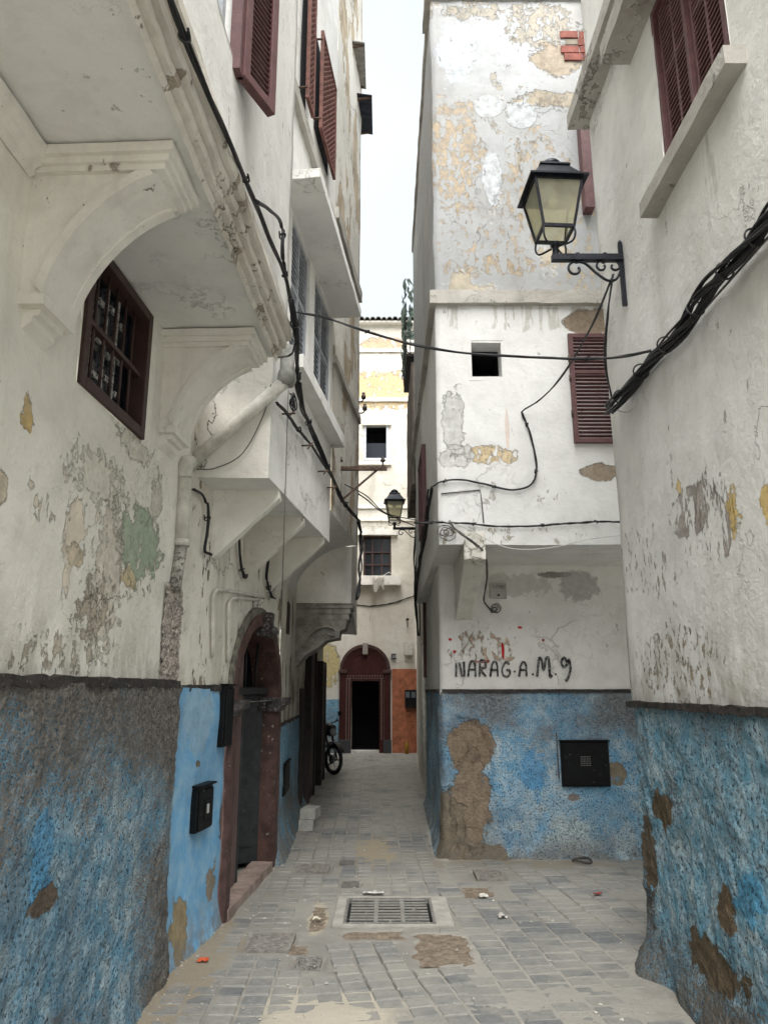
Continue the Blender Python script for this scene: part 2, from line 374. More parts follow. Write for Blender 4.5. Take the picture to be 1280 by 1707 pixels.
m_wall3 = plaster('flaking_limewash', (.74, .71, .63), (.63, .60, .52), (.20, .165, .12), peel=.612, psc=3.2, pstr=(1, 1, .5), streak=.5, speck=.8, lowz=(1.2, 2.3, .10), dz=(1.2, .9, .7))
m_white = plaster('white_facade', (.80, .79, .76), (.72, .71, .67), (.38, .34, .27), peel=.73, streak=.22, speck=.3, crack=.35, bump=.7)
m_soffit = plaster('balcony_paint', (.76, .75, .72), (.69, .68, .65), (.40, .37, .31), peel=.80, streak=.12, speck=.25, crack=.3, bump=.5)
m_corb = plaster('corbel_plaster', (.78, .76, .70), (.68, .65, .58), (.48, .42, .35), peel=.67, streak=.4, speck=.8, crack=.6, bump=.8)
m_corn = plaster('weathered_cornice', (.70, .67, .60), (.54, .50, .43), (.30, .26, .21), peel=.57, psc=6, streak=.75, speck=.8, crack=.8)
m_bay = plaster('bay_plaster', (.76, .74, .69), (.67, .64, .58), (.40, .35, .28), peel=.70, streak=.35, speck=.5, crack=.8)
m_pier = plaster('patchy_pier', (.72, .70, .65), (.62, .59, .52), (.36, .30, .22), peel=.535, psc=1.5, streak=.55, speck=.7, crack=.8)
def B_(px, py): return FBu.P(px, py)
ORG = (.43, .34, .23); TAN = (.35, .31, .245)
m_patchy = plaster('orange_and_white_wall', (.42, .435, .445), (.37, .37, .365), (.38, .34, .27), peel=.64, psc=1.9, pstr=(1, 1, .8), streak=.5, speck=.6, crack=.45, bump=.55,
  blobs=[(B_(755, 260), (.26, .3, .62), ORG, {'broken': .47, 'wob': .9, 'off': 3, 'h': -.2, 'soft': .8}), (B_(885, 300), (.32, .3, .55), ORG, {'broken': .51, 'wob': .9, 'off': 4, 'h': -.2, 'soft': .75}),
    (B_(830, 400), (.6, .3, .28), (.48, .37, .24), {'broken': .55, 'wob': .9, 'off': 5, 'h': -.2, 'soft': .7}), (B_(975, 420), (.30, .3, .8), (.50, .41, .28), {'broken': .54, 'wob': .7, 'off': 6, 'h': -.2, 'soft': .7}),
    (B_(820, 445), (.5, .3, .10), ORG, {'broken': .50, 'off': 7, 'h': -.2, 'wob': .9, 'soft': .8}), (B_(790, 20), (.30, .3, .12), TAN, {'wob': 1.0, 'off': 8, 'broken': .45, 'soft': .8}), (B_(905, 40), (.35, .3, .25), TAN, {'wob': 1.0, 'off': 9, 'broken': .45, 'soft': .8}),
    (B_(915, 170), (.35, .3, .10), TAN, {'wob': .7, 'off': 11, 'broken': .4}), (B_(925, 100), (.26, .3, .20), (.34, .29, .23), {'wob': .5, 'off': 12}),
    (B_(868, 195), (.16, .3, .17), (.43, .45, .46), {'wob': .15, 'h': .3}), (B_(815, 180), (.17, .3, .13), (.43, .445, .45), {'wob': .25, 'h': .3, 'off': 5}), (B_(820, 300), (.10, .3, .33), (.50, .52, .535), {'wob': .4, 'h': .3, 'off': 8}),
    (B_(760, 90), (.2, .3, .4), (.46, .49, .52), {'wob': .7, 'h': .1, 'off': 18, 'soft': .8})])
m_Bw = plaster('clean_white_wall', (.78, .78, .77), (.72, .72, .70), (.50, .45, .36), peel=.78, streak=.12, speck=.45, crack=.25, bump=.6,
  blobs=[(B_(860, 520), (1.5, .3, .20), (.42, .40, .35), {'wob': .5, 'broken': .52, 'bst': (1, 1, .12), 'bs': 9, 'off': 40, 'h': 0, 'soft': .6}), (B_(985, 537), (.26, .3, .14), (.24, .19, .14), {'wob': .22, 'off': 3}), (B_(998, 787), (.17, .3, .085), (.30, .24, .18), {'wob': .45, 'off': 4}),
    (B_(815, 757), (.24, .3, .09), (.62, .50, .32), {'wob': .6, 'off': 5, 'broken': .44}), (B_(755, 700), (.10, .3, .34), (.56, .56, .54), {'wob': .7, 'off': 6}), (B_(760, 760), (.16, .3, .12), (.58, .57, .55), {'wob': .6, 'off': 9}),
    (B_(845, 715), (.02, .3, .2), (.62, .44, .34), {'wob': .2, 'off': 7, 'soft': .5, 'h': 0}), (B_(860, 917), (1.4, .3, .03), (.20, .19, .16), {'wob': .9, 'off': 12, 'h': 0, 'broken': .5}),
    (B_(830, 895), (.8, .3, .1), (.40, .37, .31), {'broken': .56, 'off': 13, 'h': 0})])
def L_(px, py): return FBl.P(px, py)
RED = (.50, .03, .03)
m_Bl = plaster('recessed_white_wall', (.78, .77, .74), (.70, .68, .64), (.50, .42, .34), peel=.77, streak=.15, speck=.6, crack=.2, bump=.7,  # slightly warmer white for the set-back lower wall
  blobs=[(L_(925, 958), (.17, .3, .035), (.13, .12, .10), {'wob': .5, 'off': 3, 'h': 0, 'soft': .8}), (L_(965, 975), (.20, .3, .16), (.36, .36, .34), {'wob': .6, 'off': 4, 'h': 0, 'soft': .75}),
    (L_(860, 975), (.32, .3, .12), (.40, .38, .34), {'wob': .8, 'off': 5, 'h': 0, 'soft': .5}), (L_(805, 1080), (.30, .3, .16), (.55, .40, .30), {'wob': .7, 'off': 6, 'broken': .52}),
    (L_(838, 1085), (.014, .3, .09), RED, {'wob': .5, 'off': 7, 'h': 0, 'ns': 20}), (L_(866, 1046), (.024, .3, .012), RED, {'wob': .8, 'off': 8, 'h': 0, 'ns': 20}), (L_(757, 1087), (.022, .3, .02), RED, {'wob': 1.2, 'off': 9, 'h': 0, 'ns': 20}),
    (L_(750, 1066), (.018, .3, .014), RED, {'wob': .3, 'off': 10, 'h': 0, 'ns': 20}), (L_(905, 1067), (.014, .3, .014), (.28, .05, .05), {'wob': .4, 'off': 10, 'h': 0, 'ns': 20}), (L_(806, 1103), (.09, .3, .015), (.50, .14, .10), {'wob': .7, 'off': 12, 'h': 0, 'ns': 14, 'broken': .45})])
def R_(px, py): return FR.P(px, py)
m_right = plaster('grey_white_wall', (.80, .79, .76), (.73, .72, .68), (.42, .37, .29), peel=.74, psc=1.7, streak=.25, speck=.6, crack=.3, bump=.8, dz=(1.45, .75, .6, (.30, .26, .20)),
  blobs=[(R_(1150, 330), (.2, .6, .30), (.42, .41, .37), {'wob': .5, 'broken': .55, 'bst': (1, 1, .10), 'bs': 9, 'off': 41, 'h': 0, 'soft': .5}), (R_(1155, 850), (.2, .30, .13), (.36, .32, .29), {'broken': .47, 'off': 3, 'bst': (1, 1, .45)}), (R_(1190, 860), (.2, .22, .22), (.34, .30, .27), {'broken': .54, 'off': 5, 'bst': (1, 1, .3)}),
    (R_(1132, 810), (.2, .035, .05), (.62, .46, .20), {'wob': 1.3, 'ns': 13, 'off': 4}), (R_(1222, 850), (.2, .05, .085), (.62, .46, .20), {'wob': 1.5, 'ns': 13, 'off': 6}), (R_(1275, 835), (.2, .04, .07), (.62, .46, .20), {'wob': 1.4, 'ns': 13, 'off': 7}),
    (R_(1100, 960), (.2, .3, .13), (.42, .37, .31), {'broken': .56, 'off': 8, 'bst': (1, 1, .4)}), (R_(1130, 1110), (.2, .55, .22), (.34, .28, .20), {'broken': .55, 'off': 9, 'bs': 24, 'bst': (1, 1, .7)}),
    (R_(1060, 930), (.2, .35, .22), (.42, .38, .32), {'broken': .58, 'off': 10, 'bs': 20})])
m_far = plaster('far_ochre_plaster', (.62, .60, .54), (.54, .50, .43), (.44, .44, .32), peel=.62, psc=.9, streak=.35, speck=.4, crack=.5,
  blobs=[(FF.P(640, 650), (1.5, .3, .55), (.50, .38, .22), {'broken': .40, 'wob': .5, 'off': 3, 'bs': 5, 'bst': (1, 1, 1)}), (FF.P(640, 575), (.7, .3, .25), (.50, .35, .24), {'broken': .45, 'off': 5, 'bs': 5}),
    (FF.P(548, 1110), (.3, .3, .6), (.46, .39, .2), {'broken': .44, 'off': 6, 'bs': 6})])
GC = (.20, .185, .165)
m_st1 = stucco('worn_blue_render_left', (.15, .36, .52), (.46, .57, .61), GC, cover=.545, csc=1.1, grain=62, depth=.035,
  bias=lambda n, x, y, z: n.math('ADD', n.ramp(z, .75, 1.6, 0, .20), n.ramp(y, 3.9, 4.7, 0, .10)),
  blobs=[(FL1.P(55, 1430), (.1, .10, .20), (.10, .33, .56), {'wob': .6, 'off': 3, 'h': 0, 'soft': .75}), (FL1.P(60, 1500), (.1, .13, .05), (.16, .13, .10), {'wob': .6, 'off': 4})])
m_st2 = stucco('smooth_blue_wash', (.15, .37, .60), (.28, .46, .60), (.30, .25, .17), cover=.685, csc=2.2, grain=60, smooth=True,
  blobs=[(FL2.P(295, 1545), (.1, .13, .18), (.27, .22, .13), {'wob': .6, 'off': 3}), (FL2.P(350, 1470), (.1, .10, .11), (.26, .22, .17), {'wob': .7, 'off': 4}), (FL2.P(370, 1370), (.1, .05, .12), (.12, .10, .10), {'wob': .6, 'off': 5}),
    (FL2.P(330, 1275), (.1, .05, .03), (.16, .14, .10), {'wob': .8, 'off': 6}), (FL2.P(330, 1200), (.15, .28, .20), (.30, .42, .50), {'wob': .6, 'off': 8, 'h': 0, 'soft': .55}), (FL2.P(300, 1620), (.2, .6, .06), (.27, .24, .19), {'wob': .5, 'off': 9, 'h': 0, 'soft': .8})])
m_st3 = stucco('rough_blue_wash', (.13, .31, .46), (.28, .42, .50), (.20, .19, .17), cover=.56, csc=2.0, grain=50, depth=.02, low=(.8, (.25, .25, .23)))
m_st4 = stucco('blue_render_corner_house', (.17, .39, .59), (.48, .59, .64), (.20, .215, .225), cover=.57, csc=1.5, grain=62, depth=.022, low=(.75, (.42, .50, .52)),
  bias=lambda n, x, y, z: n.math('ADD', n.ramp(z, 1.0, 1.35, 0, .13), n.ramp(x, .63, .58, 0, .05)),
  blobs=[(L_(785, 1245), (.24, .3, .24), (.30, .23, .165), {'wob': .30, 'off': 3, 'h': -.8}), (L_(785, 1340), (.20, .3, .45), (.30, .235, .17), {'wob': .35, 'off': 4, 'h': -.8}), (L_(750, 1390), (.16, .3, .42), (.24, .20, .145), {'wob': .4, 'off': 5, 'h': -.8}), (L_(800, 1425), (.34, .3, .10), (.25, .20, .14), {'wob': .5, 'off': 9, 'h': -.3}),
    (L_(1025, 1290), (.10, .3, .12), (.25, .21, .15), {'wob': .3, 'off': 6}), (L_(890, 1290), (.12, .3, .22), (.11, .33, .58), {'wob': .8, 'off': 7, 'h': 0, 'soft': .7}), (L_(960, 1390), (.30, .3, .14), (.44, .52, .53), {'wob': .7, 'off': 8, 'h': 0, 'soft': .75}), (L_(1000, 1340), (.30, .3, .25), (.12, .30, .45), {'wob': .8, 'off': 18, 'h': 0, 'soft': .5}), (L_(955, 1330), (.06, .3, .04), (.25, .22, .2), {'wob': .5, 'off': 10})])
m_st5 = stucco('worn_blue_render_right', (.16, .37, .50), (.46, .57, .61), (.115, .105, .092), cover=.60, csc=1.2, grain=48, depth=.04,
  bias=lambda n, x, y, z: n.math('ADD', n.ramp(y, 4.55, 5.0, 0, .13), n.ramp(z, .85, .2, 0, .10)),
  blobs=[(R_(1110, 1350), (.2, .16, .10), (.16, .12, .075), {'wob': .6, 'off': 3}), (R_(1085, 1420), (.2, .12, .18), (.15, .12, .085), {'wob': .6, 'off': 4}), (R_(1220, 1520), (.2, .10, .09), (.17, .125, .075), {'wob': .7, 'off': 5}), (R_(1200, 1610), (.2, .30, .10), (.14, .105, .065), {'wob': .6, 'off': 7}), (R_(1060, 1325), (.2, .06, .05), (.14, .11, .08), {'wob': .3, 'off': 6}),
    (R_(1260, 1500), (.2, .12, .10), (.08, .32, .52), {'wob': .8, 'off': 8, 'h': 0, 'soft': .8})])
m_band = plain('dark_paint_line', (.035, .030, .027), .8, var=.5, worn=(.20, .18, .15), wamt=.60)
m_render = plain('bare_rough_render', (.44, .39, .34), .95, var=.6, sc=22, worn=(.13, .11, .10), wamt=.52)
m_dark = plain('shade_black', (.012, .012, .014), .9)  # near-black that puts unlit depth into the colour
m_iron = plain('black_iron', (.018, .018, .02), .5, .4, worn=(.10, .09, .085), wamt=.66)
m_brownw = plain('dark_brown_wood', (.045, .022, .018), .6, worn=(.12, .09, .08), wamt=.66)
m_maroon = plain('maroon_paint', (.115, .052, .052), .55, worn=(.24, .17, .16), wamt=.66)
m_maroon2 = plain('dark_maroon_paint', (.075, .022, .025), .5, worn=(.2, .13, .12), wamt=.68)
m_greylouv = plain('grey_louvre_paint', (.36, .38, .41), .55)
m_conc = plaster('weathered_concrete', (.50, .48, .44), (.38, .36, .32), (.25, .23, .2), peel=.62, psc=5, streak=.7, speck=.9, crack=.6)
m_glass = NT('dark_glass', .12, .5); m_glass = m_glass.done((.015, .018, .025))

def rough(a1, f1, a2, f2, edge=None):
    def r(p):
        v = noise.noise(p*f1)*a1 + noise.noise(p*f2)*a2 + abs(noise.noise(p*f2*2.3))*a2*.9
        return v+(edge(p) if edge else 0)
    return r
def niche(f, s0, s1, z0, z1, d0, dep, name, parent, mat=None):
    """box behind an opening, painted near-black for the shade of a room"""
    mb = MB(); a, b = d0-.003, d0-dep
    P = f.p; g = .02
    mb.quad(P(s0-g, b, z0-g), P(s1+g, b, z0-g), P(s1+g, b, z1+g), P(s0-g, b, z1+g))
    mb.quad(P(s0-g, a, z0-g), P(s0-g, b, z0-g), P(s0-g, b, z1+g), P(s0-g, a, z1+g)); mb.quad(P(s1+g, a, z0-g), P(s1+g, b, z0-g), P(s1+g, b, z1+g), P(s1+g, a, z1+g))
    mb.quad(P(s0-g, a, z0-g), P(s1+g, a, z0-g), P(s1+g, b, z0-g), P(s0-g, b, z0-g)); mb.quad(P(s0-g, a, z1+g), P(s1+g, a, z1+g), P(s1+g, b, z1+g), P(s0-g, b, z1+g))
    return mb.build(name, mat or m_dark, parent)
def slats(parent, f, s0, s1, z0, z1, d, pitch, mat, tilt=.5, dep=.03, th=.007, name='slat', joined=False):
    n = max(1, int((z1-z0)/pitch)); L = s1-s0; mb = MB(); sc = (s0+s1)/2
    def one(mb, z):
        c, t = math.cos(tilt)*dep/2, math.sin(tilt)*dep/2
        q = [f.p(s, d+sd*c+e*th/2*math.sin(tilt), z-sd*t+e*th/2*math.cos(tilt)) for s in (s0, s1) for sd, e in ((-1, -1), (1, -1), (1, 1), (-1, 1))]
        mb.add(q, [(3, 2, 1, 0), (4, 5, 6, 7), (0, 1, 5, 4), (1, 2, 6, 5), (2, 3, 7, 6), (3, 0, 4, 7)])
    if joined:
        for i in range(n): one(mb, z0+(i+.5)*(z1-z0)/n)
        o = mb.build('slats', mat, parent); o['kind'] = 'stuff'; return
    zz = z0+.5*(z1-z0)/n; one(mb, zz); c = f.p(sc, d, zz); o = mb.build(name, mat, parent, origin=c)
    for i in range(1, n): inst(name, o.data, f.p(sc, d, zz+i*(z1-z0)/n), parent)
def frame_rect(mb, f, s0, s1, z0, z1, w, d0, d1, mids=(), bars=()):
    mb.box(f, s0, s0+w, d0, d1, z0, z1); mb.box(f, s1-w, s1, d0, d1, z0, z1)
    mb.box(f, s0+w, s1-w, d0, d1, z0, z0+w); mb.box(f, s0+w, s1-w, d0, d1, z1-w, z1)
    for m in mids: mb.box(f, m-w*.4, m+w*.4, d0+.001, d1-.001, z0+w, z1-w)
    for b in bars: mb.box(f, s0+w, s1-w, d0+.002, d1-.002, b-w*.4, b+w*.4)
    return mb

# ================================================================== NEAR LEFT HOUSE
A = thing('house', (-1.35, 3.5, 0), 'near left house with deep cornice balcony on curved corbels over rough blue and grey base', 'house', 'houses lining the alley')
x1 = lambda s: tuple(FL1.p(s, 0, 0)[:2])
ws0, ws1, wz0, wz1 = 3.09, 3.88, 2.92, 3.655
wall('wall', [x1(-.6), x1(1.0)], 1.6, 3.7, m_left, A, .25)
wall('wall', [x1(1.0), x1(4.74), (-1.42, 4.76)], 1.6, 3.7, m_left, A, .05, [(ws0, ws1, wz0, wz1) if 0 else (ws0-1.0, ws1-1.0, wz0, wz1)], amp=.012, fr=1.3, relief=rough(.006, 2.5, .0015, 14), reveal=.10)
wall('dado', [x1(-.6), x1(1.6)], -.1, 1.625, m_st1, A, .2, relief=lambda p: .03)
c0 = FL1.p(4.73, 0, 0)
wall('dado', [x1(1.6), x1(4.68), (c0.x-.02, c0.y+.06), (-1.42, 4.82)], -.1, 1.625, m_st1, A, .011, amp=.014, fr=1.6,
     relief=rough(.010, 9, .0055, 34, lambda p: .032+.05*max(0, (.35-p.z)/.35)**2*(.6+noise.noise(p*3)) + (.012*noise.noise(p*14) if p.y > 4.5 else 0)), reveal=.1)
mb = MB(); mb.rbox(FL1, 1.0, 4.70, -.02, .040, 1.612, 1.655, res=.022, amp=.011, fr=9); mb.build('dado_line', m_band, A)
wall('bare_render', [x1(4.42), x1(4.735), (c0.x-.1, c0.y+.03)], 1.62, 2.22, m_render, A, .010, amp=.004, fr=9,
     relief=lambda p: .012+.014*noise.noise(p*42)+.010*noise.noise(p*95)-.03*max(0, abs((p-FL1.p(4.60, 0, 0)).y)-.15+.05*noise.noise(p*9))*6)
# barred window
wn = thing('window', FL1.p((ws0+ws1)/2, -.05, wz0), None, None, parent=A)
f = FL1
frame_rect(MB(), f, ws0, ws1, wz0, wz1, .055, -.07, .02).build('frame', m_brownw, wn, bevel=.004)
MB().box(f, ws0+.05, ws1-.05, -.095, -.088, wz0+.05, wz1-.05).build('pane', m_glass, wn)
m_oldw = plain('old_grey_glazing_bar', (.5, .48, .46), .7, var=.5, worn=(.08, .07, .06), wamt=.5)
for i in range(1, 5):
    s = ws0+.06+(ws1-ws0-.12)*i/5-.07
    MB().box(f, s, s+.014, -.086, -.070, wz0+.05, wz1-.05).build('glazing_bar', m_oldw, wn)
k = 0
for i in range(5):
    for z in (wz0+.17+.035*(i % 2), wz0+.36-.03*(i % 2), wz0+.56+.03*(i % 2)):
        s = ws0+.06+(ws1-ws0-.12)*i/5-.05
        MB().box(f, max(s+.03, ws0+.056), s+.09, -.0875, -.074, z, z+.028).build('glazing_bar', m_oldw, wn)
for i in range(1, 6): 
    s = ws0+.055+(ws1-ws0-.11)*i/6; MB().tube([f.p(s, -.025, wz0+.04), f.p(s, -.025, wz1-.04)], .008, 6).build('bar', m_brownw, wn)
MB().box(f, ws0+.05, ws1-.05, -.04, -.008, wz0+.34, wz0+.365).build('crossbar', m_brownw, wn)
niche(f, ws0+.01, ws1-.01, wz0+.01, wz1-.01, -.10, .3, 'window_recess', A)
# balcony
mb = MB(); n1, n2 = 60, 12; vs = []
for i in range(n1+1):
    for j in range(n2+1):
        s = -.6+(4.46+.6)*i/n1; a = FL1.p(s, -.03, 3.68); b = FU.p(s, -.10, 3.68); p = a.lerp(b, j/n2); vs.append(p+wob(p, .006, 1.5))
mb.add(vs, [(i*(n2+1)+j, i*(n2+1)+j+1, (i+1)*(n2+1)+j+1, (i+1)*(n2+1)+j) for i in range(n1) for j in range(n2)], True)
bal = mb.build('balcony_soffit', m_soffit, A)
CP = [(-.10, 3.672), (-.10, 3.66), (-.085, 3.69), (-.092, 3.695), (-.092, 3.702), (-.062, 3.71), (-.055, 3.735), (-.066, 3.742), (-.066, 3.75), (-.036, 3.758), (-.028, 3.79), (-.042, 3.797), (-.042, 3.805), (-.008, 3.815), (.004, 3.835), (.002, 3.885), (-.02, 3.90), (-.10, 3.90)]
MB().prof(FU, CP, -.6, 4.5, res=.04, amp=.0055, fr=9).build('cornice', m_corn, A)
uw0, uw1 = 1.90, 2.90
wall('upper_wall', [tuple(FU.p(s, -.035, 0)[:2]) for s in (-.6, 4.5)]+[(-1.4, 4.5)], 3.88, TOPL, m_white, A, .09, [(uw0+.6, uw1+.6, 4.42, 6.0)], amp=.012, fr=1.2, reveal=.16)
MB().prof(FL1, [(0, 3.66), (.075, 3.66), (.07, 3.63), (.05, 3.62), (.045, 3.60), (.02, 3.585), (.018, 3.56), (0, 3.55)], -.6, 2.55, .1, .003).build('cove_moulding', m_corb, A)
def corbel(s0, s1, dout, zb):
    """quarter-arch corbel plate under the balcony, with moulded cap and a small block at its foot"""
    r = thing('corbel', FL1.p((s0+s1)/2, 0, 3.0), None, None, parent=A)
    zt = 3.60; K = 20; R1 = dout-.13; cx, cz = dout-.02, zb+.02
    def arch(rr, n=K):
        r = []
        for i in range(n+1):
            t = math.pi/2*i/n; e = (cx-(cx-.09)*math.cos(t), cz+(zt-.03-cz)*math.sin(t)); q = (.09+(cx-.09)*i/n, cz+(zt-.03-cz)*i/n); r.append((e[0]*.62+q[0]*.38, e[1]*.62+q[1]*.38))
        return r
    ar = arch(0)
    outl = [(-.02, zb)]+[(.09, zb)]+ar+[(dout, zt-.02), (dout, zt), (-.02, zt)]
    k = len(outl); mb = MB(); ns = 6; vs = []
    # the curved soffit: a broad band with a raised rim each side
    for i in range(ns+1):
        s = s0+(s1-s0)*i/ns
        for d, z in outl: p = f.p(s, d, z); vs.append(p+wob(p, .004, 7))
    fs = [(i*k+j, i*k+(j+1) % k, (i+1)*k+(j+1) % k, (i+1)*k+j) for i in range(ns) for j in range(k)]
    mb.add(vs, fs)
    mb.add(vs[:k], [tuple(range(k))[::-1]]); mb.add(vs[ns*k:], [tuple(range(k))]); mb.build('plate', m_corb, r)
    for a, b in ((s0-.018, s0+.03), (s1-.03, s1+.018)):
        mb = MB(); vs = []
        for s in (a, b):
            for (d, z) in ar: vs.append(f.p(s, d, z-.014))
            for (d, z) in ar[::-1]: vs.append(f.p(s, d-.028, z+.022))
        k2 = len(ar)*2; mb.add(vs, [(j, (j+1) % k2, (j+1) % k2+k2, j+k2) for j in range(k2)]+[tuple(range(k2))[::-1], tuple(range(k2, 2*k2))]); mb.build('arch_rim', m_corb, r)
    for e, z0, z1 in ((.022, 3.575, 3.60), (.04, 3.60, 3.628), (.062, 3.628, 3.668)):
        MB().rbox(f, s0-e, s1+e, -.03, dout+e, z0, z1, res=.06, amp=.003).build('cap_moulding', m_corb, r)
    MB().rbox(f, s0-.01, s1+.01, -.03, .10, zb-.035, zb+.01, res=.05, amp=.004).build('foot_block', m_corb, r)
    MB().prof(f, [(-.02, zb-.035), (.075, zb-.035), (.07, zb-.06), (.045, zb-.065), (.04, zb-.09), (.02, zb-.105), (-.02, zb-.14)], s0+.03, s1-.03, .05, .003).build('foot_moulding', m_corb, r)
corbel(2.58, 2.82, .505, 3.05); corbel(4.12, 4.40, .49, 3.08)
# upper shutters of the near left house
m_frost = plain('pale_window_frame', (.45, .47, .5), .5)
def louvre_leaf(parent, fr_, s0, s1, z0, z1, d0=0., th=.04, w=.055, mat=None, rails=(.5,), pitch=.032, name='shutter', joined=False, mats=None):
    l = thing(name, fr_.p((s0+s1)/2, d0, z0), None, None, parent=parent) if parent is None or parent.type == 'EMPTY' and 'category' in parent else parent
    zs = [z0]+[z0+(z1-z0)*r for r in rails]+[z1]
    frame_rect(MB(), fr_, s0, s1, z0, z1, w, d0, d0+th, (), [z for z in zs[1:-1]]).build('frame', mat, l, bevel=.003)
    for a, b in zip(zs, zs[1:]):
        slats(l, fr_, s0+w+.001, s1-w-.001, a+w*.95, b-w*.95, d0+th/2, pitch, mats or mat, joined=joined)
    return l
up = thing('window', FU.p(2.4, -.1, 4.4), None, None, parent=A)
frame_rect(MB(), FU, uw0, uw1, 4.42, 6.0, .05, -.15, -.09, [(uw0+uw1)/2]).build('frame', m_frost, up)
MB().box(FU, uw0+.05, uw1-.05, -.14, -.13, 4.47, 5.95).build('pane', m_glass, up)
niche(FU, uw0+.02, uw1-.02, 4.44, 5.98, -.16, .4, 'window_recess', A)
h0 = FU.p(2.92, -.03, 0); fs_ = Fr((h0.x, h0.y), (h0.x+.11, h0.y+.25))
louvre_leaf(A, fs_, 0, .27, 4.36, 6.0, 0, .045, .05, m_maroon, (.55,))
h1 = FU.p(1.80, -.03, 0); MB().box(FU, 2.86, 2.93, -.05, .0, 4.36, 6.0).build('shutter_post', m_maroon, A)

# ================================================================== SECOND LEFT HOUSE (arched door, bay on triangular brackets)
Bh = thing('house', (-1.2, 6.2, 0), 'second left house with smooth sky blue base, arched doorway and bay on triangular brackets', 'house', 'houses lining the alley')
m_st2b = m_st2
wall('dado', [(-1.42, 4.80), tuple(FL2.p(.04, 0, 0)[:2]), (-1.165, 5.70), tuple(FL2b.p(.06, 0, 0)[:2])], -.1, 1.61, m_st2, Bh, .05, amp=.016, fr=1.5, relief=rough(.006, 3, .001, 20, lambda p: .05*max(0, (.25-p.z)/.25)**2))
DR = (0.0, 1.735)   # door surround along FL2b
o0, o1, zs_, rt = .12, 1.85, 1.46, .72
wall('wall', [(-1.42, 4.76), tuple(FL2.p(.0, 0, 0)[:2]), (-1.165, 5.70), (-1.05, 7.67), tuple(FL3.p(.02, 0, 0)[:2])], 1.58, 3.75, m_wall3, Bh, .04,
     [(FL2.L+.132+o0, FL2.L+.132+o1, 1.5, zs_+rt, rt)], amp=.012, fr=1.3, relief=rough(.006, 3, .002, 15), reveal=.05)
mb = MB(); mb.rbox(FL2, .0, FL2.L-.01, -.02, .014, 1.588, 1.632, res=.03, amp=.007, fr=9); mb.build('dado_line', m_band, Bh)
# door: a thing of the house
m_surr = plain('brown_painted_surround', (.085, .045, .038), .7, var=.5, sc=9, worn=(.34, .30, .26), wamt=.625)
m_doorr = plain('reddish_brown_door', (.135, .085, .078), .6, var=.3, sc=4, worn=(.22, .17, .15), wamt=.66)
m_doorb = plain('black_door_paint', (.022, .024, .026), .5, var=.5, worn=(.20, .19, .17), wamt=.655)
m_cap = plain('dusty_black_capital', (.05, .045, .042), .7, var=.6, worn=(.25, .23, .21), wamt=.56)
D = thing('doorway', FL2b.p(.86, 0, 0), None, None, parent=Bh)
g = FL2b
for a, b in ((.07, .19), (1.78, 1.93)):
    MB().rbox(g, a, b, -.22, .045, -.02, 1.42, res=.05, amp=.006, fr=8).build('jamb', m_surr, D)
    MB().prof(g, [(-.2, 1.40), (.05, 1.40), (.075, 1.42), (.085, 1.45), (.12, 1.465), (.13, 1.50), (.135, 1.525), (-.2, 1.53)], a-.05, b+.05, .04, .004).build('capital', m_cap, D)
cs = .985
def ring(r0, r1x, z0, z1, d0, d1, name, mat, K=28):
    mb = MB(); vs = []
    for i in range(K+1):
        t = math.pi*i/K
        for (rx, rz) in ((r0[0], r0[1]), (r1x[0], r1x[1])):
            for d in (d0, d1):
                p = g.p(cs-rx*math.cos(t), d, zs_+.06+rz*math.sin(t)); vs.append(p+wob(p, .005, 8))
    fs = []
    for i in range(K):
        q = i*4; e = q+4
        fs += [(q, e, e+2, q+2)[::-1], (q+1, e+1, e+3, q+3), (q, e, e+1, q+1), (q+2, q+3, e+3, e+2)]
    mb.add(vs, fs); mb.add(vs[:4], [(0, 1, 3, 2)]); mb.add(vs[-4:], [(0, 2, 3, 1)]); mb.build(name, mat, D)
ring((.82, .62), (.92, .72), 0, 0, -.22, .05, 'arch_moulding', m_surr)
ring((.92, .72), (.98, .785), 0, 0, -.02, .035, 'arch_moulding', plain('mossy_arch_edge', (.16, .15, .12), .9, var=.6))
kp = g.p(cs, .10, zs_+.70)
mb = MB(); mb.rbox(g, cs-.06, cs+.06, .0, .13, zs_+.60, zs_+.80, .03, .008, 12); mb.lathe(g.p(cs, .11, zs_+.58), [(.0, 0), (.05, .01), (.07, .05), (.06, .09), (.0, .12)], 10); mb.build('keystone', m_cap, D)
pts = [(o0-.0, .06), (.88, .06)]+[(.88, zs_+.06+.60)]+[(cs-.82*math.cos(t), zs_+.06+.61*math.sin(t)) for t in [math.pi/2*(1-i/10) for i in range(1, 11)]]
mb = MB(); mb.plate(g, pts, -.13, -.09); mb.box(g, .22, .74, -.09, -.078, .2, .65); mb.box(g, .22, .74, -.09, -.078, .75, 1.35); mb.build('door_leaf', m_doorr, D, bevel=.004)
fd = Fr(tuple(g.p(.92, -.08, 0)[:2]), tuple(g.p(1.18, -.56, 0)[:2]))
mb = MB(); mb.box(fd, 0, .48, -.04, 0, .06, 1.55); mb.box(fd, .08, .4, 0, .012, .2, .7); mb.box(fd, .08, .4, 0, .012, .8, 1.45); mb.build('door_leaf', m_doorb, D, bevel=.004)
fe = Fr(tuple(g.p(1.43, -.50, 0)[:2]), tuple(g.p(1.775, -.10, 0)[:2]))
mb = MB(); mb.box(fe, 0, .52, -.04, 0, .06, 1.55); mb.box(fe, .08, .44, 0, .012, .2, .7); mb.box(fe, .08, .44, 0, .012, .8, 1.45); mb.build('door_leaf', m_doorb, D, bevel=.004)
MB().box(g, o0+.02, o1-.02, -.15, -.06, 1.56, 1.62).build('transom', m_doorb, D)
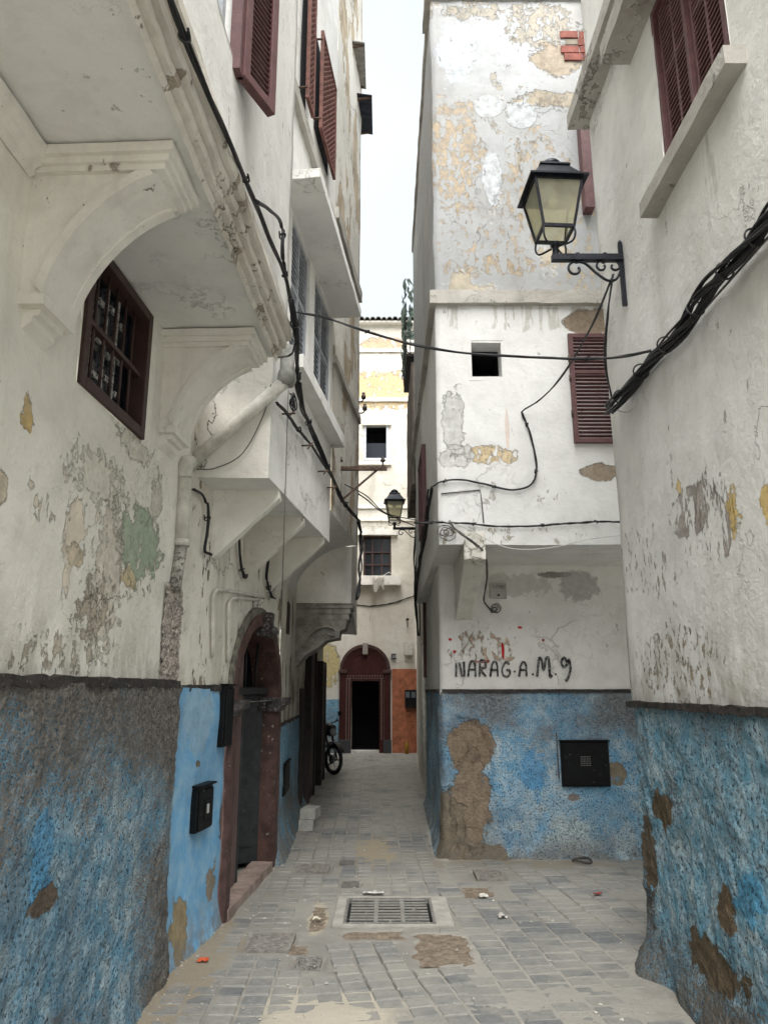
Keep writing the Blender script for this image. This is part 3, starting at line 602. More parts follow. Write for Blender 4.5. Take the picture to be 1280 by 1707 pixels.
for s in (.6, .985, 1.37): MB().tube([g.p(s, -.1, 1.6), g.p(cs+(s-cs)*1.15, -.1, 2.02)], .011, 6).build('fanlight_bar', m_iron, D)
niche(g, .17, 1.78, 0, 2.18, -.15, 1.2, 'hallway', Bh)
m_thr = plain('pink_stone_step', (.31, .235, .20), .85, var=.35, sc=6, worn=(.5, .42, .36), wamt=.6)
MB().rbox(g, .14, 1.70, -.14, .055, -.03, .075, .05, .006, 8).build('doorstep', m_thr, D)
# side, facade, brackets of the bay
wall('bay_side', [(-1.45, 4.905), (-.782, 4.9)], 3.0, TOPL, m_bay, Bh, .07, amp=.012, fr=1.4)
w2a, w2b = FB.hit(521, 500, -.02)[0], FB.hit(546, 700, -.02)[0]
w1a, w1b = FB.hit(480, 500, -.02)[0], FB.hit(510, 560, -.02)[0]
LZ0, LZ1 = FB.hit(546, 712)[1], FB.hit(530, 470)[1]
_=('bay windows', w1a, w1b, w2a, w2b, LZ0, LZ1)
wall('bay_front', [tuple(FB.p(s, 0, 0)[:2]) for s in (0, 2.31)], 3.0, TOPL, m_white, Bh, .09, [(max(w1a, .12), w1b, LZ0, LZ1), (w2a, w2b, LZ0, LZ1)], amp=.010, fr=1.3, reveal=.12)
for a, b in ((max(w1a, .12), w1b), (w2a, w2b)):
    wd = thing('window', FB.p((a+b)/2, -.06, LZ0), None, None, parent=Bh)
    m_ = (a+b)/2
    frame_rect(MB(), FB, a+.004, b-.004, LZ0, LZ1, .04, -.075, -.02, [m_], [LZ0+(LZ1-LZ0)*.55]).build('frame', m_greylouv, wd)
    for p, q in ((a+.045, m_-.018), (m_+.018, b-.045)):
        slats(wd, FB, p, q, LZ0+.05, LZ1-.05, -.047, .05, m_greylouv, joined=True)
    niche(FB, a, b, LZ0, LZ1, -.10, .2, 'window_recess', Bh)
sz = LZ0-.02
MB().rbox(FB, max(w1a, .1)-.05, w2b+.16, -.02, .13, sz-.11, sz, .06, .004).build('window_sill', m_white, Bh)
cz = FB.hit(575, 570, .30)[1]; cs1 = FB.hit(575, 570, .30)[0]; _=('canopy', cz, cs1)
MB().rbox(FB, .05, 2.25, -.02, .30, LZ1+.03, LZ1+.11, .08, .004).build('window_canopy', m_soffit, Bh)
MB().rbox(FB, .0, 2.31, -.02, .05, LZ1+.95, LZ1+1.08, .08, .006).build('string_course', m_conc, Bh)
vs = [(-1.45, 4.9), (-.782, 4.9), tuple(FB.p(2.31, 0, 0)[:2]), (-1.1, 7.25)]
mb = MB(); mb.add([Vector((a, b, 3.002)) for a, b in vs], [(0, 3, 2, 1)]); mb.build('bay_soffit', m_soffit, Bh)
for yy, zb in ((5.22, 2.52), (6.06, 2.50), (6.93, 2.50)):
    s = (yy-4.9)*1.006; P = FB.p(s, 0, 0); th = .10
    xw = -1.29+.13*(yy-4.74) if yy < 5.70 else -1.165+.058*(yy-5.70)
    fx = Fr((xw-.03, yy), (P.x, yy)); L = fx.L
    mb = MB(); vs = []
    for dd in (0, -th):
        for q in ((0, zb), (.05, zb-.02), (L-.004, 2.94), (L-.004, 3.006), (0, 3.006)): vs.append(fx.p(q[0], dd, q[1]))
    k = 5; mb.add(vs, [(0, 1, 2, 3, 4), (9, 8, 7, 6, 5)]+[(i+5, (i+1) % 5+5, (i+1) % 5, i) for i in range(5)])
    roughen(mb.build('bracket', m_corb, Bh, bevel=.009), 4, .022)
# ================================================================== THIRD LEFT HOUSE
Ch = thing('house', (-1.15, 9.4, 0), 'third left house with patchy peeling upper corner, red lattice screens and curved underside', 'house', 'houses lining the alley')
wall('dado', [(-1.10, 7.60), tuple(FL3.p(0, 0, 0)[:2]), tuple(FL3.p(3.53, 0, 0)[:2])], -.1, 1.25, m_st3, Ch, .04, amp=.012, fr=1.5, relief=rough(.006, 6, .004, 26, lambda p: .012+.10*max(0, (.3-p.z)/.3)**2))
wall('wall', [tuple(FL3.p(.02, 0, 0)[:2]), tuple(FL3.p(3.55, 0, 0)[:2])], 1.23, 3.9, m_wall3, Ch, .08, amp=.012)
MB().rbox(FL3, .05, 3.5, -.01, .018, 1.235, 1.272, .05, .006, 7).build('dado_line', m_band, Ch)
sE = FB.hit(598, 700)[0]; zc_ = 3.32
la, lb = FB.hit(535, 100)[0], FB.hit(562, 100)[0]
wall('upper_wall', [tuple(FB.p(s, 0, 0)[:2]) for s in (2.312, sE)]+[(-1.3, 9.3)], zc_, TOPL-.1, m_pier, Ch, .09, amp=.012)
MB().rbox(FB, 2.32, sE-.02, -.02, .035, 6.6, 6.74, .08, .01).build('string_course', m_conc, Ch)
MB().rbox(FB, 2.32, sE-.02, -.02, .035, 4.9, 4.98, .08, .008).build('string_course', m_conc, Ch)
# curved underside
mb = MB(); n = 14; vs = []
for yy in (7.22, 7.7, 8.2, 8.7, FB.p(sE, 0, 0).y):
    xa = FL3.p((yy-7.67), 0, 0).x-.02; xb = FB.p((yy-4.9)*1.006, 0, 0).x
    for i in range(n+1):
        t = math.pi/2*i/n; vs.append(Vector((xa+(xb-xa)*(1-math.cos(t)), yy, 2.55+(zc_+.01-2.55)*math.sin(t))))
mb.add(vs, [(j*(n+1)+i, j*(n+1)+i+1, (j+1)*(n+1)+i+1, (j+1)*(n+1)+i) for j in range(4) for i in range(n)], True)
mb.add(vs[:n+1]+[Vector((-1.2, 7.22, 3.33))], [tuple(range(n+2))]); mb.build('curved_underside', m_soffit, Ch)
# ================================================================== FOURTH LEFT HOUSE
Dh = thing('house', (-1.2, 13, 0), 'fourth left house with projecting floor on a carved stone console, before the motorbike', 'house', 'houses lining the alley')
wall('wall', [tuple(FL4.p(0, 0, 0)[:2]), tuple(FL4.p(4.1, 0, 0)[:2]), (-3.2, 15.35)], 1.2, 2.9, m_wall3, Dh, .15)
wall('dado', [tuple(FL4.p(0, 0, 0)[:2]), tuple(FL4.p(4.1, 0, 0)[:2]), (-3.2, 15.35)], -.1, 1.22, m_st3, Dh, .1)
wall('jetty', [(-1.3, 9.62), (-.42, 9.62), (-.55, 15.4), (-1.9, 15.45)], 2.68, TOPL-.3, m_bay, Dh, .15)
wall('added_shade_wall', [(-1.85, 15.35), (-1.85, 20.5)], -.1, TOPL-.3, m_bay, Dh, .2)  # unseen wall, added to cut sky light at the alley's far end
MB().box(Fr((-1.86, 15.35), (-1.86, 20.5)), 0, 5, -.2, .02, -.05, 1.3).build('dado', m_st3, Dh)  # base strip of the added unseen wall
mb = MB(); mb.add([Vector(q) for q in ((-1.3, 9.62, 2.69), (-.42, 9.62, 2.69), (-.55, 15.4, 2.69), (-1.9, 15.4, 2.69))], [(0, 3, 2, 1)]); mb.build('jetty_soffit', m_soffit, Dh)
m_stone = plain('grey_carved_stone', (.33, .31, .28), .9, var=.45, sc=7, worn=(.18, .16, .14), wamt=.58)
yy0, yy1 = 9.66, 10.15; fc = Fr((-1.18, yy1), (-1.18, yy0))
con = thing('console', (-.9, 9.9, 2.1), None, None, parent=Dh)
fx = Fr((-1.22, 9.66), (-.40, 9.66)); Lc = fx.L
for z0, z1, e in ((2.62, 2.685, 0), (2.55, 2.618, .03), (2.47, 2.548, .05)):
    MB().rbox(fx, 0, Lc-e, -.5, .02-e*.5, z0, z1, .06, .003).build('moulding', m_stone, con)
mb = MB(); vs = []
ol = [(0, 2.468), (Lc-.07, 2.468), (Lc-.09, 2.36), (Lc-.16, 2.33), (Lc-.17, 2.24), (Lc-.34, 2.21), (Lc-.42, 2.13), (.22, 2.02), (.12, 1.9), (0, 1.85)]
k = len(ol)
for dd in (0, -.45): vs += [fx.p(a, dd, b) for a, b in ol]
mb.add(vs, [tuple(range(k))[::-1], tuple(range(k, 2*k))]+[(i, (i+1) % k, (i+1) % k+k, i+k) for i in range(k)])
mb.build('bracket', m_stone, con, bevel=.008)
MB().tube(cat([fx.p(.18, .012, 2.12), fx.p(.3, .012, 2.3), fx.p(.46, .012, 2.38), fx.p(.6, .012, 2.34), fx.p(.58, .012, 2.27), fx.p(.5, .012, 2.29)], 6), .016, 6).build('scroll', m_stone, con)
# ================================================================== HOUSE CLOSING THE ALLEY
E_ = thing('house', (0, 20.6, 0), 'tall ochre and white house closing the alley, with tiled eave and maroon arched door', 'house', 'houses lining the alley')
fw = []
def fh(px0, py0, px1, py1): a = FF.hit(px0, py1); b = FF.hit(px1, py0); return (a[0], b[0], a[1], b[1])
hA = fh(609, 708, 645, 765); hB = fh(605, 893, 652, 962); dA = FF.hit(585, 1255)[0], FF.hit(632, 1255)[0]; dz = FF.hit(600, 1135)[1]
hC = fh(596, 560, 603, 592)
wall('wall', [tuple(FF.p(s, 0, 0)[:2]) for s in (0, 6.4)], -.1, 12.2, m_far, E_, .2, [hA, hB, (dA[0], dA[1], .06, dz)], reveal=.25)
MB().rbox(FF, .2, FF.hit(565, 1200)[0], -.02, .03, -.05, 1.35, .1, .01).build('dado', m_st3, E_)
for (px0, py0, px1, py1), dp in (((604, 700, 652, 710), .12), ((597, 770, 652, 776), .10), ((595, 884, 662, 893), .14), ((590, 962, 668, 977), .30)):
    a = FF.hit(px0, py1); b = FF.hit(px1, py0); MB().rbox(FF, a[0], b[0], -.02, dp, a[1], b[1], .15, .006).build('ledge', m_bay, E_)
for y_, dp in ((585, .05), (667, .06), (845, .05), (866, .05)):
    z = FF.hit(640, y_)[1]; MB().rbox(FF, .3, 5.6, -.02, dp, z-.05, z+.05, .2, .01).build('string_course', m_bay, E_)
for h, nm in ((hA, 0), (hB, 1)):
    wd = thing('window', FF.p((h[0]+h[1])/2, -.1, h[2]), None, None, parent=E_)
    if nm: frame_rect(MB(), FF, h[0], h[1], h[2], h[3], .05, -.12, -.04, [(h[0]*2+h[1])/3, (h[0]+2*h[1])/3], [h[2]+.35, h[2]+.7]).build('frame', m_brownw, wd)
    else: frame_rect(MB(), FF, h[0]-.05, h[1]+.05, h[2]-.05, h[3]+.05, .07, -.05, .03, [], []).build('frame', m_frost, wd)
    MB().box(FF, h[0], h[1], -.16, -.14, h[2], h[3] if nm else (h[2]+h[3])/2).build('pane', m_glass, wd)
    niche(FF, h[0], h[1], h[2], h[3], -.24, .5, 'window_recess', E_)
# door of the closing house
Df = thing('doorway', FF.p((dA[0]+dA[1])/2, 0, 0), None, None, parent=E_)
m_mar = plain('maroon_gloss', (.045, .012, .010), .65, spec=.2, var=.3); m_marl = plain('maroon_moulding', (.055, .024, .02), .5, var=.3)
q0, q1 = FF.hit(565, 1250)[0], FF.hit(651, 1250)[0]; zsp = FF.hit(600, 1120)[1]; cc = (q0+q1)/2; R = (q1-q0)/2
pts = [(q0+.1, -.02), (q0+.1, zsp)]+[(cc-(R-.1)*math.cos(math.pi*i/20), zsp+(R-.1)*math.sin(math.pi*i/20)) for i in range(21)]+[(q1-.1, zsp), (q1-.1, -.02), (dA[1], -.02), (dA[1], dz), (dA[0], dz), (dA[0], -.02)]
MB().plate(FF, pts, 0.004, .05).build('panel', m_mar, Df)
for a, b in ((q0, q0+.17), (q1-.17, q1)):
    MB().box(FF, a, b, .0, .10, .32, zsp).build('pilaster', m_mar, Df, bevel=.01); MB().box(FF, a-.03, b+.03, .0, .14, zsp-.04, zsp+.05).build('capital', m_marl, Df, bevel=.01)
    MB().box(FF, a-.02, b+.14 if a == q0 else b+.02, .0, .13, -.05, .33).build('plinth', plain('grey_plinth', (.04, .04, .045), .7), Df, bevel=.01)
for r0, r1, d in ((R-.08, R, .12), (R-.16, R-.085, .09), (R-.24, R-.165, .07)):
    mb = MB(); vs = []; K = 26
    for i in range(K+1):
        t = math.pi*i/K
        for r in (r0, r1):
            for dd in (0, d): vs.append(FF.p(cc-r*math.cos(t), dd, zsp+.05+r*math.sin(t)))
    fs = []
    for i in range(K):
        q = i*4; e = q+4; fs += [(q+1, e+1, e+3, q+3), (q, e, e+1, q+1), (q+2, q+3, e+3, e+2)]
    mb.add(vs, fs); mb.build('arch_moulding', m_mar if d != .12 else m_marl, Df)
MB().box(FF, cc-.07, cc+.07, .0, .17, zsp+R-.22, zsp+R+.08).build('keystone', plain('stone_keystone', (.25, .22, .2), .8), Df, bevel=.01)
mb = MB()
for i in range(34):
    z = .35+i*(dz-.3)/33
    for s in (dA[0]-.06, dA[0]-.13, dA[1]+.06, dA[1]+.13): mb.box(FF, s-.011, s+.011, .05, .06, z-.014, z+.014)
for i in range(14):
    s = dA[0]-.1+i*(dA[1]-dA[0]+.2)/13
    for z in (dz+.07, dz+.13): mb.box(FF, s-.012, s+.012, .05, .06, z-.011, z+.011)
st = mb.build('studs', plain('pale_studs', (.28, .22, .2), .5, .3), Df); st['kind'] = 'stuff'
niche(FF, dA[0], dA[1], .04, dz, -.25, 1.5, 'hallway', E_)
MB().box(FF, cc-.25, cc+.25, .05, .35, -.02, .07).build('doorstep', plain('pale_step', (.5, .5, .48), .7), Df, bevel=.01)
# brick-patterned tile panel right of the door
b0, b1, bz1 = q1+.04, FF.hit(690, 1250)[0]+.3, FF.hit(670, 1115)[1]
MB().box(FF, b0, b1, -.01, .012, -.03, bz1).build('tile_bedding', plain('tile_mortar', (.30, .17, .12), .9), E_)
mb = MB(); r_ = random.Random(3); zz = 0.0; row = 0
while zz+.05 < bz1:
    s = b0-(.09 if row % 2 else 0)
    while s < b1:
        a, b = max(s+.004, b0), min(s+.176, b1)
        if b-a > .02: mb.box(FF, a, b, .012, .019+.004*r_.random(), zz+.003, zz+.050)
        s += .18
    zz += .055; row += 1
bo = mb.build('brick_tiles', plain('red_brick_tile', (.42, .145, .07), .7, var=.45, sc=9), E_); bo['kind'] = 'stuff'
# eave tiles
m_tile = plain('dark_roof_tile', (.12, .11, .10), .85, var=.5, sc=5)
z = 12.2; mb = MB(); mb.box(FF, 0, 6.4, -.3, .18, z, z+.06); mb.build('eave_board', m_bay, E_)
s = FF.hit(594, 540)[0]; mb = MB(); R2 = .085
for t in [math.pi*i/8 for i in range(9)]: pass
vs = []
for d, zz in ((.26, z+.05), (-.4, z+.22)):
    for rr in (R2, R2-.02): vs += [FF.p(s+rr*math.cos(math.pi*i/8), d, zz+rr*math.sin(math.pi*i/8)*1.1) for i in range(9)]
fs = []
for i in range(8): fs += [(i, i+1, 18+i+1, 18+i), (9+i, 27+i, 28+i, 10+i), (i, 9+i, 10+i, i+1)]
mb.add(vs, fs); o = mb.build('roof_tile', m_tile, E_, origin=FF.p(s, 0, z))
for i in range(1, 16): inst('roof_tile', o.data, FF.p(s+i*.165, 0, z+.01*math.sin(i*2.1)), E_)
mb = MB(); mb.add([FF.p(0, .2, z+.06), FF.p(6.4, .2, z+.06), FF.p(6.4, -3, z+.9), FF.p(0, -3, z+.9)], [(0, 1, 2, 3)]); mb.build('roof', m_tile, E_)
# ================================================================== CORNER HOUSE (right, middle)
Gh = thing('house', (1.2, 7.9, 0), 'corner house with graffiti above its blue base and orange peeling top wall', 'house', 'houses lining the alley')
side = [(.64, 11.5), (.575, 7.95)]
edge = lambda p: .012*max(0, (.5-p.z)/.5)
wall('dado', side+[(.60, 7.87), (5, 7.86)], -.1, 1.575, m_st4, Gh, .016, amp=.012, fr=1.6, smooth=True,
     relief=rough(.007, 7, .004, 26, lambda p: .015+.06*max(0, (.22-p.z)/.22)**2-(.022 if ((p.x-.86)/.21)**2+((p.z-.72)/.62)**2 < 1+.35*noise.noise(p*9) and p.y < 7.95 else 0)))
wall('wall', [(.64, 11.5), (.571, 7.90), (.60, 7.86), (5, 7.86)], 1.55, 2.9, m_Bl, Gh, .05, amp=.010, fr=1.2)
MB().rbox(FBl, .02, 3, -.01, .026, 1.572, 1.606, .03, .004, 8).build('dado_line', m_band, Gh)
MB().rbox(FBs, 0, 3.6, -.01, .026, 1.572, 1.606, .05, .004, 8).build('dado_line', m_band, Gh)
Z1, Z2 = 2.88, 5.26
wq = lambda a, b, c, d: (FBu.hit(a, d)[0], FBu.hit(c, b)[0], FBu.hit(a, d)[1], FBu.hit(c, b)[1])
hw = wq(787, 571, 834, 628); hq = (hw[0]+4.85, hw[1]+4.85, hw[2], hw[3])
xs = .50
wall('jetty_wall', [(.50, 11.53), (.50, 6.68), (5, 6.68)], Z1, Z2, m_Bw, Gh, .06, [hq], amp=.010, fr=1.2, reveal=.2)
niche(FBu, hw[0], hw[1], hw[2], hw[3], -.19, .6, 'window_recess', Gh)
frame_rect(MB(), FBu, hw[0]-.035, hw[1]+.045, hw[2]-.04, hw[3]+.05, .03, -.01, .006).build('window_surround', m_Bw, Gh)
mb = MB(); mb.add([Vector(q) for q in ((.5, 6.68, Z1+.002), (5, 6.68, Z1+.002), (5, 7.9, Z1+.002), (.5, 7.9, Z1+.002), (.5, 11.5, Z1+.002), (.66, 11.5, Z1+.002), (.6, 7.9, Z1+.002))], [(0, 1, 2, 6, 3), (3, 6, 5, 4)]); mb.build('jetty_soffit', m_soffit, Gh)
wall('top_wall', [(.50, 11.53), (.50, 6.66), (5, 6.66)], Z2+.02, 8.95, m_patchy, Gh, .07, amp=.014, fr=1.5)
mb = MB(); mb.add([Vector(q) for q in ((.455, 6.7, Z2+.03), (.52, 6.7, Z2+.03), (.52, 11.5, Z2+.03), (.455, 11.5, Z2+.03))], [(0, 1, 2, 3)]); mb.build('top_soffit', m_conc, Gh)
MB().rbox(FBu, -.055, 4.4, -.03, .06, Z2, Z2+.14, .05, .007, 6).build('ledge', m_conc, Gh)
MB().rbox(Fr((.5, 11.5), (.5, 6.62)), 0, 4.8, -.03, .055, Z2, Z2+.12, .08, .006, 6).build('ledge', m_conc, Gh)
MB().rbox(FBu, -.06, 4.4, -.4, .05, 8.9, 9.02, .1, .01).build('parapet', m_conc, Gh); MB().rbox(Fr((.50, 11.5), (.50, 6.7)), 0, 4.8, -.3, .03, 8.9, 9.0, .1, .01).build('parapet', m_conc, Gh)
# bracket under the jetty
b0s, b1s = FBl.hit(772, 1000, .6)[0], FBl.hit(806, 1000, .6)[0]
xb0, xb1 = EYE.x+ray(772, 915).x/ray(772, 915).y*6.72, EYE.x+ray(808, 915).x/ray(808, 915).y*6.72
fy = Fr((xb0, 7.90), (xb0, 6.70))
mb = MB(); vs = []
for xx in (xb0, xb1):
    for yy, zz in ((7.88, 2.3), (6.70, 2.74), (6.665, 2.74), (6.665, 3.0), (7.88, 3.0)): vs.append(Vector((xx+(.0 if yy < 7 else (.02 if xx == xb0 else -.0)), yy, zz)))
mb.add(vs, [(0, 1, 2, 3, 4), (9, 8, 7, 6, 5)]+[(i, i+5, (i+1) % 5+5, (i+1) % 5) for i in range(5)]); roughen(mb.build('bracket', m_corb, Gh, bevel=.012), 4, .018)
# bare bricks
m_brick = plain('bare_red_brick', (.22, .075, .058), .9, var=.35, sc=8, worn=(.45, .3, .25), wamt=.64)
bs0, bzt = FBu.hit(932, 52, .03); bs1 = FBu.hit(990, 100, .03)[0]; bz0 = FBu.hit(940, 101, .03)[1]
nr = 4; hh = (bzt-bz0)/nr; r_ = random.Random(5)
for r in range(nr):
    s = bs0+(.0 if r % 2 else -.02)+(.05 if r == 0 else 0); 
    while s < bs1:
        L = min(.20, bs1-s)
        if L > .03 and not (r == 2 and s < bs0+.15 and s > bs0-.05):
            MB().rbox(FBu, s+.004, s+L-.006, .0, .034+.006*r_.random(), bz0+r*hh+.005, bz0+(r+1)*hh-.006, .05, .003, 12).build('brick', m_brick, Gh)
        s += .205
MB().box(FBu, bs0+.06, bs0+.20, .0, .03, bz0+2*hh+.02, bz0+3*hh-.01).build('brick', plain('hollow_brick', (.22, .19, .15), .9), Gh)
# white house beyond the side passage, and its shutter edge
Hh = thing('house', (3.4, 6.5, 0), 'plain white upper wall between the orange wall and the near right eave', 'house', 'houses lining the alley')
zA = FBu.hit(985, 345)[1]; xA = FBu.hit(974, 100)[0]+.50
wall('wall', [(xA, 6.66), (xA, 6.52), (5, 6.52)], FBu.hit(985, 140)[1], 9.05, m_white, Hh, .15)
f2 = Fr((0, 6.52), (1, 6.52))
a = f2.hit(976, 345); b = f2.hit(991, 200)
mb = MB(); mb.box(f2, a[0], b[0]-.06, -.13, .0, a[1], b[1]+.2); mb.build('shutter_edge', m_maroon, Hh, bevel=.005)
# ================================================================== FAR RIGHT HOUSE
Ih = thing('house', (.8, 15, 0), 'narrow grey right-hand house past the corner house, under the green-netted balcony', 'house', 'houses lining the alley')
wall('wall', [(.86, 20.48), (.70, 15.4), (.655, 11.52), (3, 11.52)], -.1, 7.9, m_bay, Ih, .2)
mb = MB(); mb.rbox(Fr((.6, 14.0), (.6, 11.56)), 0, 2.44, -.3, .15, 4.8, 6.9, .15, .012); mb.build('oriel', plain('brown_weathered_boards', (.16, .135, .11), .9, var=.5, sc=5), Ih)
# ================================================================== NEAR RIGHT HOUSE
Jh = thing('house', (1.8, 3, 0), 'near right house with rough blue base, maroon louvred window and thick concrete sill', 'house', 'houses lining the alley')
rs = lambda px, py: FR.hit(px, py)
rw0, rw1 = 1.29, 2.11; rz0, rz1 = 4.45, 5.56
wall('wall', [(5, 5.02), (1.612, 5.0), (1.6, 4.985), (1.6, 1.0)], 1.47, TOP, m_right, Jh, .05, [(3.39+.017+rw0, 3.39+.017+rw1, rz0, rz1)], amp=.011, fr=1.2, relief=rough(.005, 2.2, .001, 14), reveal=.12)
wall('wall', [(1.6, 1.0), (1.6, -.6)], 1.47, TOP, m_right, Jh, .25)
wall('dado', [(4, 5.06), (1.75, 5.02), (1.625, 4.99), (1.6, 4.93), (1.6, 1.6)], -.1, 1.50, m_st5, Jh, .012, amp=.016, fr=1.7,
     relief=rough(.009, 6, .0065, 26, lambda p: .02+.10*max(0, (.35-p.z)/.35)**2*(.7+noise.noise(p*3))-(.016*max(0, noise.noise(p*3.1+Vector((4, 4, 1)))))+(.012*noise.noise(p*12) if p.y > 4.7 else 0)))
wall('dado', [(1.6, 1.6), (1.6, -.6)], -.1, 1.5, m_st5, Jh, .2, relief=lambda p: .025)
MB().rbox(FR, .0, 3.8, -.02, .035, 1.492, 1.53, .022, .009, 9).build('dado_line', m_band, Jh)
MB().rbox(FR, -.06, 4.4, -.1, .155, 5.90, 6.02, .06, .005).build('eave', m_conc, Jh)
MB().rbox(FR, .92, 4.4, -.1, .19, 5.565, 5.70, .06, .005).build('window_canopy', m_conc, Jh)
MB().rbox(FR, 1.12, 2.24, -.02, .10, 4.29, 4.385, .05, .004).build('window_sill', m_conc, Jh)
m_slat = plain('maroon_slat', (.17, .085, .08), .6, var=.3)
wd = thing('window', FR.p(1.7, -.05, rz0), None, None, parent=Jh)
frame_rect(MB(), FR, rw0, rw1, rz0, rz1, .04, -.09, .0, [(rw0+rw1)/2]).build('frame', m_maroon, wd, bevel=.003)
mid = (rw0+rw1)/2
for a, b in ((rw0+.042, mid-.018), (mid+.018, rw1-.042)):
    lf = wd
    frame_rect(MB(), FR, a, b, rz0+.042, rz1-.042, .028, -.07, -.025, [(a+b)/2], [rz0+.62]).build('shutter_frame', m_maroon, wd, bevel=.002)
    for p, q in ((a+.036, (a+b)/2-.015), ((a+b)/2+.015, b-.036)):
        slats(wd, FR, p, q, rz0+.08, rz0+.605, -.038, .034, m_slat, tilt=.35, dep=.026); slats(wd, FR, p, q, rz0+.635, rz1-.08, -.038, .034, m_slat, tilt=.35, dep=.026)
niche(FR, rw0, rw1, rz0, rz1, -.11, .4, 'window_recess', Jh)
# ================================================================== GROUND
G0 = lambda px, py: at_z(px, py, 0)
m_ground = plain('compacted_dust', (.27, .25, .215), .95, var=.3, sc=3)
n = NT('sett_stone', .78, .3)
oi = n.new('ShaderNodeObjectInfo'); ge = n.new('ShaderNodeNewGeometry')
rnd = n.math('FRACT', n.math('ADD', oi.outputs['Random'], ge.outputs['Random Per Island']))
c = n.mix(rnd, (.125, .135, .142), (.27, .26, .235)); c = n.mul(c, n.ramp(n.noise(22, 5, .65), .25, .75, .8, 1.2))
c = n.mix(n.ramp(n.noise(1.6, 7, .68, off=5), .40, .60, .15, .85), c, (.30, .285, .25)); c = n.mix(n.ramp(n.noise(70, 3), .66, .72, 0, .5), c, (.13, .12, .11))
n.add_h(n.noise(30, 6, .65), .6); n.add_h(n.noise(140, 3), .15); m_sett = n.done(c, .008)
n = NT('dusty_paving', .95, .15)
c = n.mix(n.ramp(n.noise(1.1, 6, .62), .3, .7), (.245, .232, .205), (.335, .318, .28)); c = n.mix(n.ramp(n.noise(2.3, 7, .7, off=7), .55, .66, 0, .7), c, (.23, .215, .19))
c = n.mix(n.ramp(n.noise(7, 7, .7, off=4), .60, .68, 0, .6), c, (.46, .43, .37)); c = n.mix(n.ramp(n.noise(90, 3), .70, .76, 0, .7), c, (.12, .105, .09))
for P, r, col in ((G0(625, 1415), (.22, .75, .3), (.36, .30, .21)), (G0(545, 1680), (.42, .28, .3), (.50, .45, .36)), (G0(900, 1620), (.7, .9, .3), (.36, .34, .30)), (G0(530, 1530), (.07, .35, .3), (.46, .40, .29)), (G0(330, 1600), (.20, 1.0, .3), (.31, .26, .19)), (G0(730, 1400), (.10, 1.3, .3), (.46, .45, .42)), (G0(860, 1440), (.9, .20, .3), (.28, .245, .19))):
    c = n.mix(n.math('MULTIPLY', n.blob(P, r, .5, 0, .25, n.noise(4, 6, .65)), .8), c, col)
n.add_h(n.noise(8, 7, .65), .8); n.add_h(n.noise(60, 5, .7), .35); m_dust = n.done(c, .02)
m_dirt = plain('brown_dirt', (.21, .165, .12), .97, var=.5, sc=18, worn=(.30, .25, .19), wamt=.56)
mb = MB(); mb.add([Vector(q) for q in ((-150, -150, -.06), (150, -150, -.06), (150, 150, -.06), (-150, 150, -.06))], [(0, 1, 2, 3)]); go = mb.build('ground', m_ground); go['kind'] = 'structure'
mb = MB(); mb.add([Vector(q) for q in ((-3.2, -3, -.030), (5, -3, -.030), (5, 22, -.030), (-3.2, 22, -.030))], [(0, 1, 2, 3)]); pav = mb.build('pavement', m_ground); pav['kind'] = 'structure'
holes_ = []   # (centre, half-size, angle) where there are no setts
def hole(px, py, hx, hy): P = G0(px, py); holes_.append((P.x, P.y, hx, hy)); return P
gA, gB = G0(571, 1543), G0(727, 1540); gC = G0(640, 1499)
gx0, gx1, gy0, gy1 = gA.x, gB.x, (gA.y+gB.y)/2, gC.y
holes_.append(((gx0+gx1)/2+.02, (gy0+gy1)/2, (gx1-gx0)/2+.10, (gy1-gy0)/2+.06))
DIRT = [(531, 1530, .055, .30), (620, 1558, .20, .09), (738, 1578, .17, .27), (797, 1487, .12, .17), (497, 1582, .055, .09)]
for d_ in DIRT: hole(*d_)
COV = [((404, 1587), (484, 1583), (492, 1556), 'chevron-ribbed rectangular manhole cover on the left, nearest the arched doorway', 1), ((490, 1612), (533, 1612), (533, 1596), 'small square cover with a round ring, below the chevron cover', 2),
       ((495, 1453), (547, 1453), (546, 1441), 'narrow ribbed cover between the grate and the motorbike', 1), ((569, 1478), (598, 1477), (596, 1470), 'small worn cover just beyond the grate', 0), ((565, 1440), (589, 1440), (588, 1434), 'smallest dark cover, left of the sandy patch', 0), ((796, 1467), (843, 1465), (838, 1451), 'square cover before the blue corner house', 1)]
CV = []
for a, b, c_, lab, k in COV:
    A_, B2, C2 = G0(*a), G0(*b), G0(*c_); x0, x1_, y0, y1 = A_.x, B2.x, (A_.y+B2.y)/2, C2.y; CV.append((x0, x1_, y0, y1, lab, k)); holes_.append(((x0+x1_)/2, (y0+y1)/2, (x1_-x0)/2+.03, (y1-y0)/2+.03))
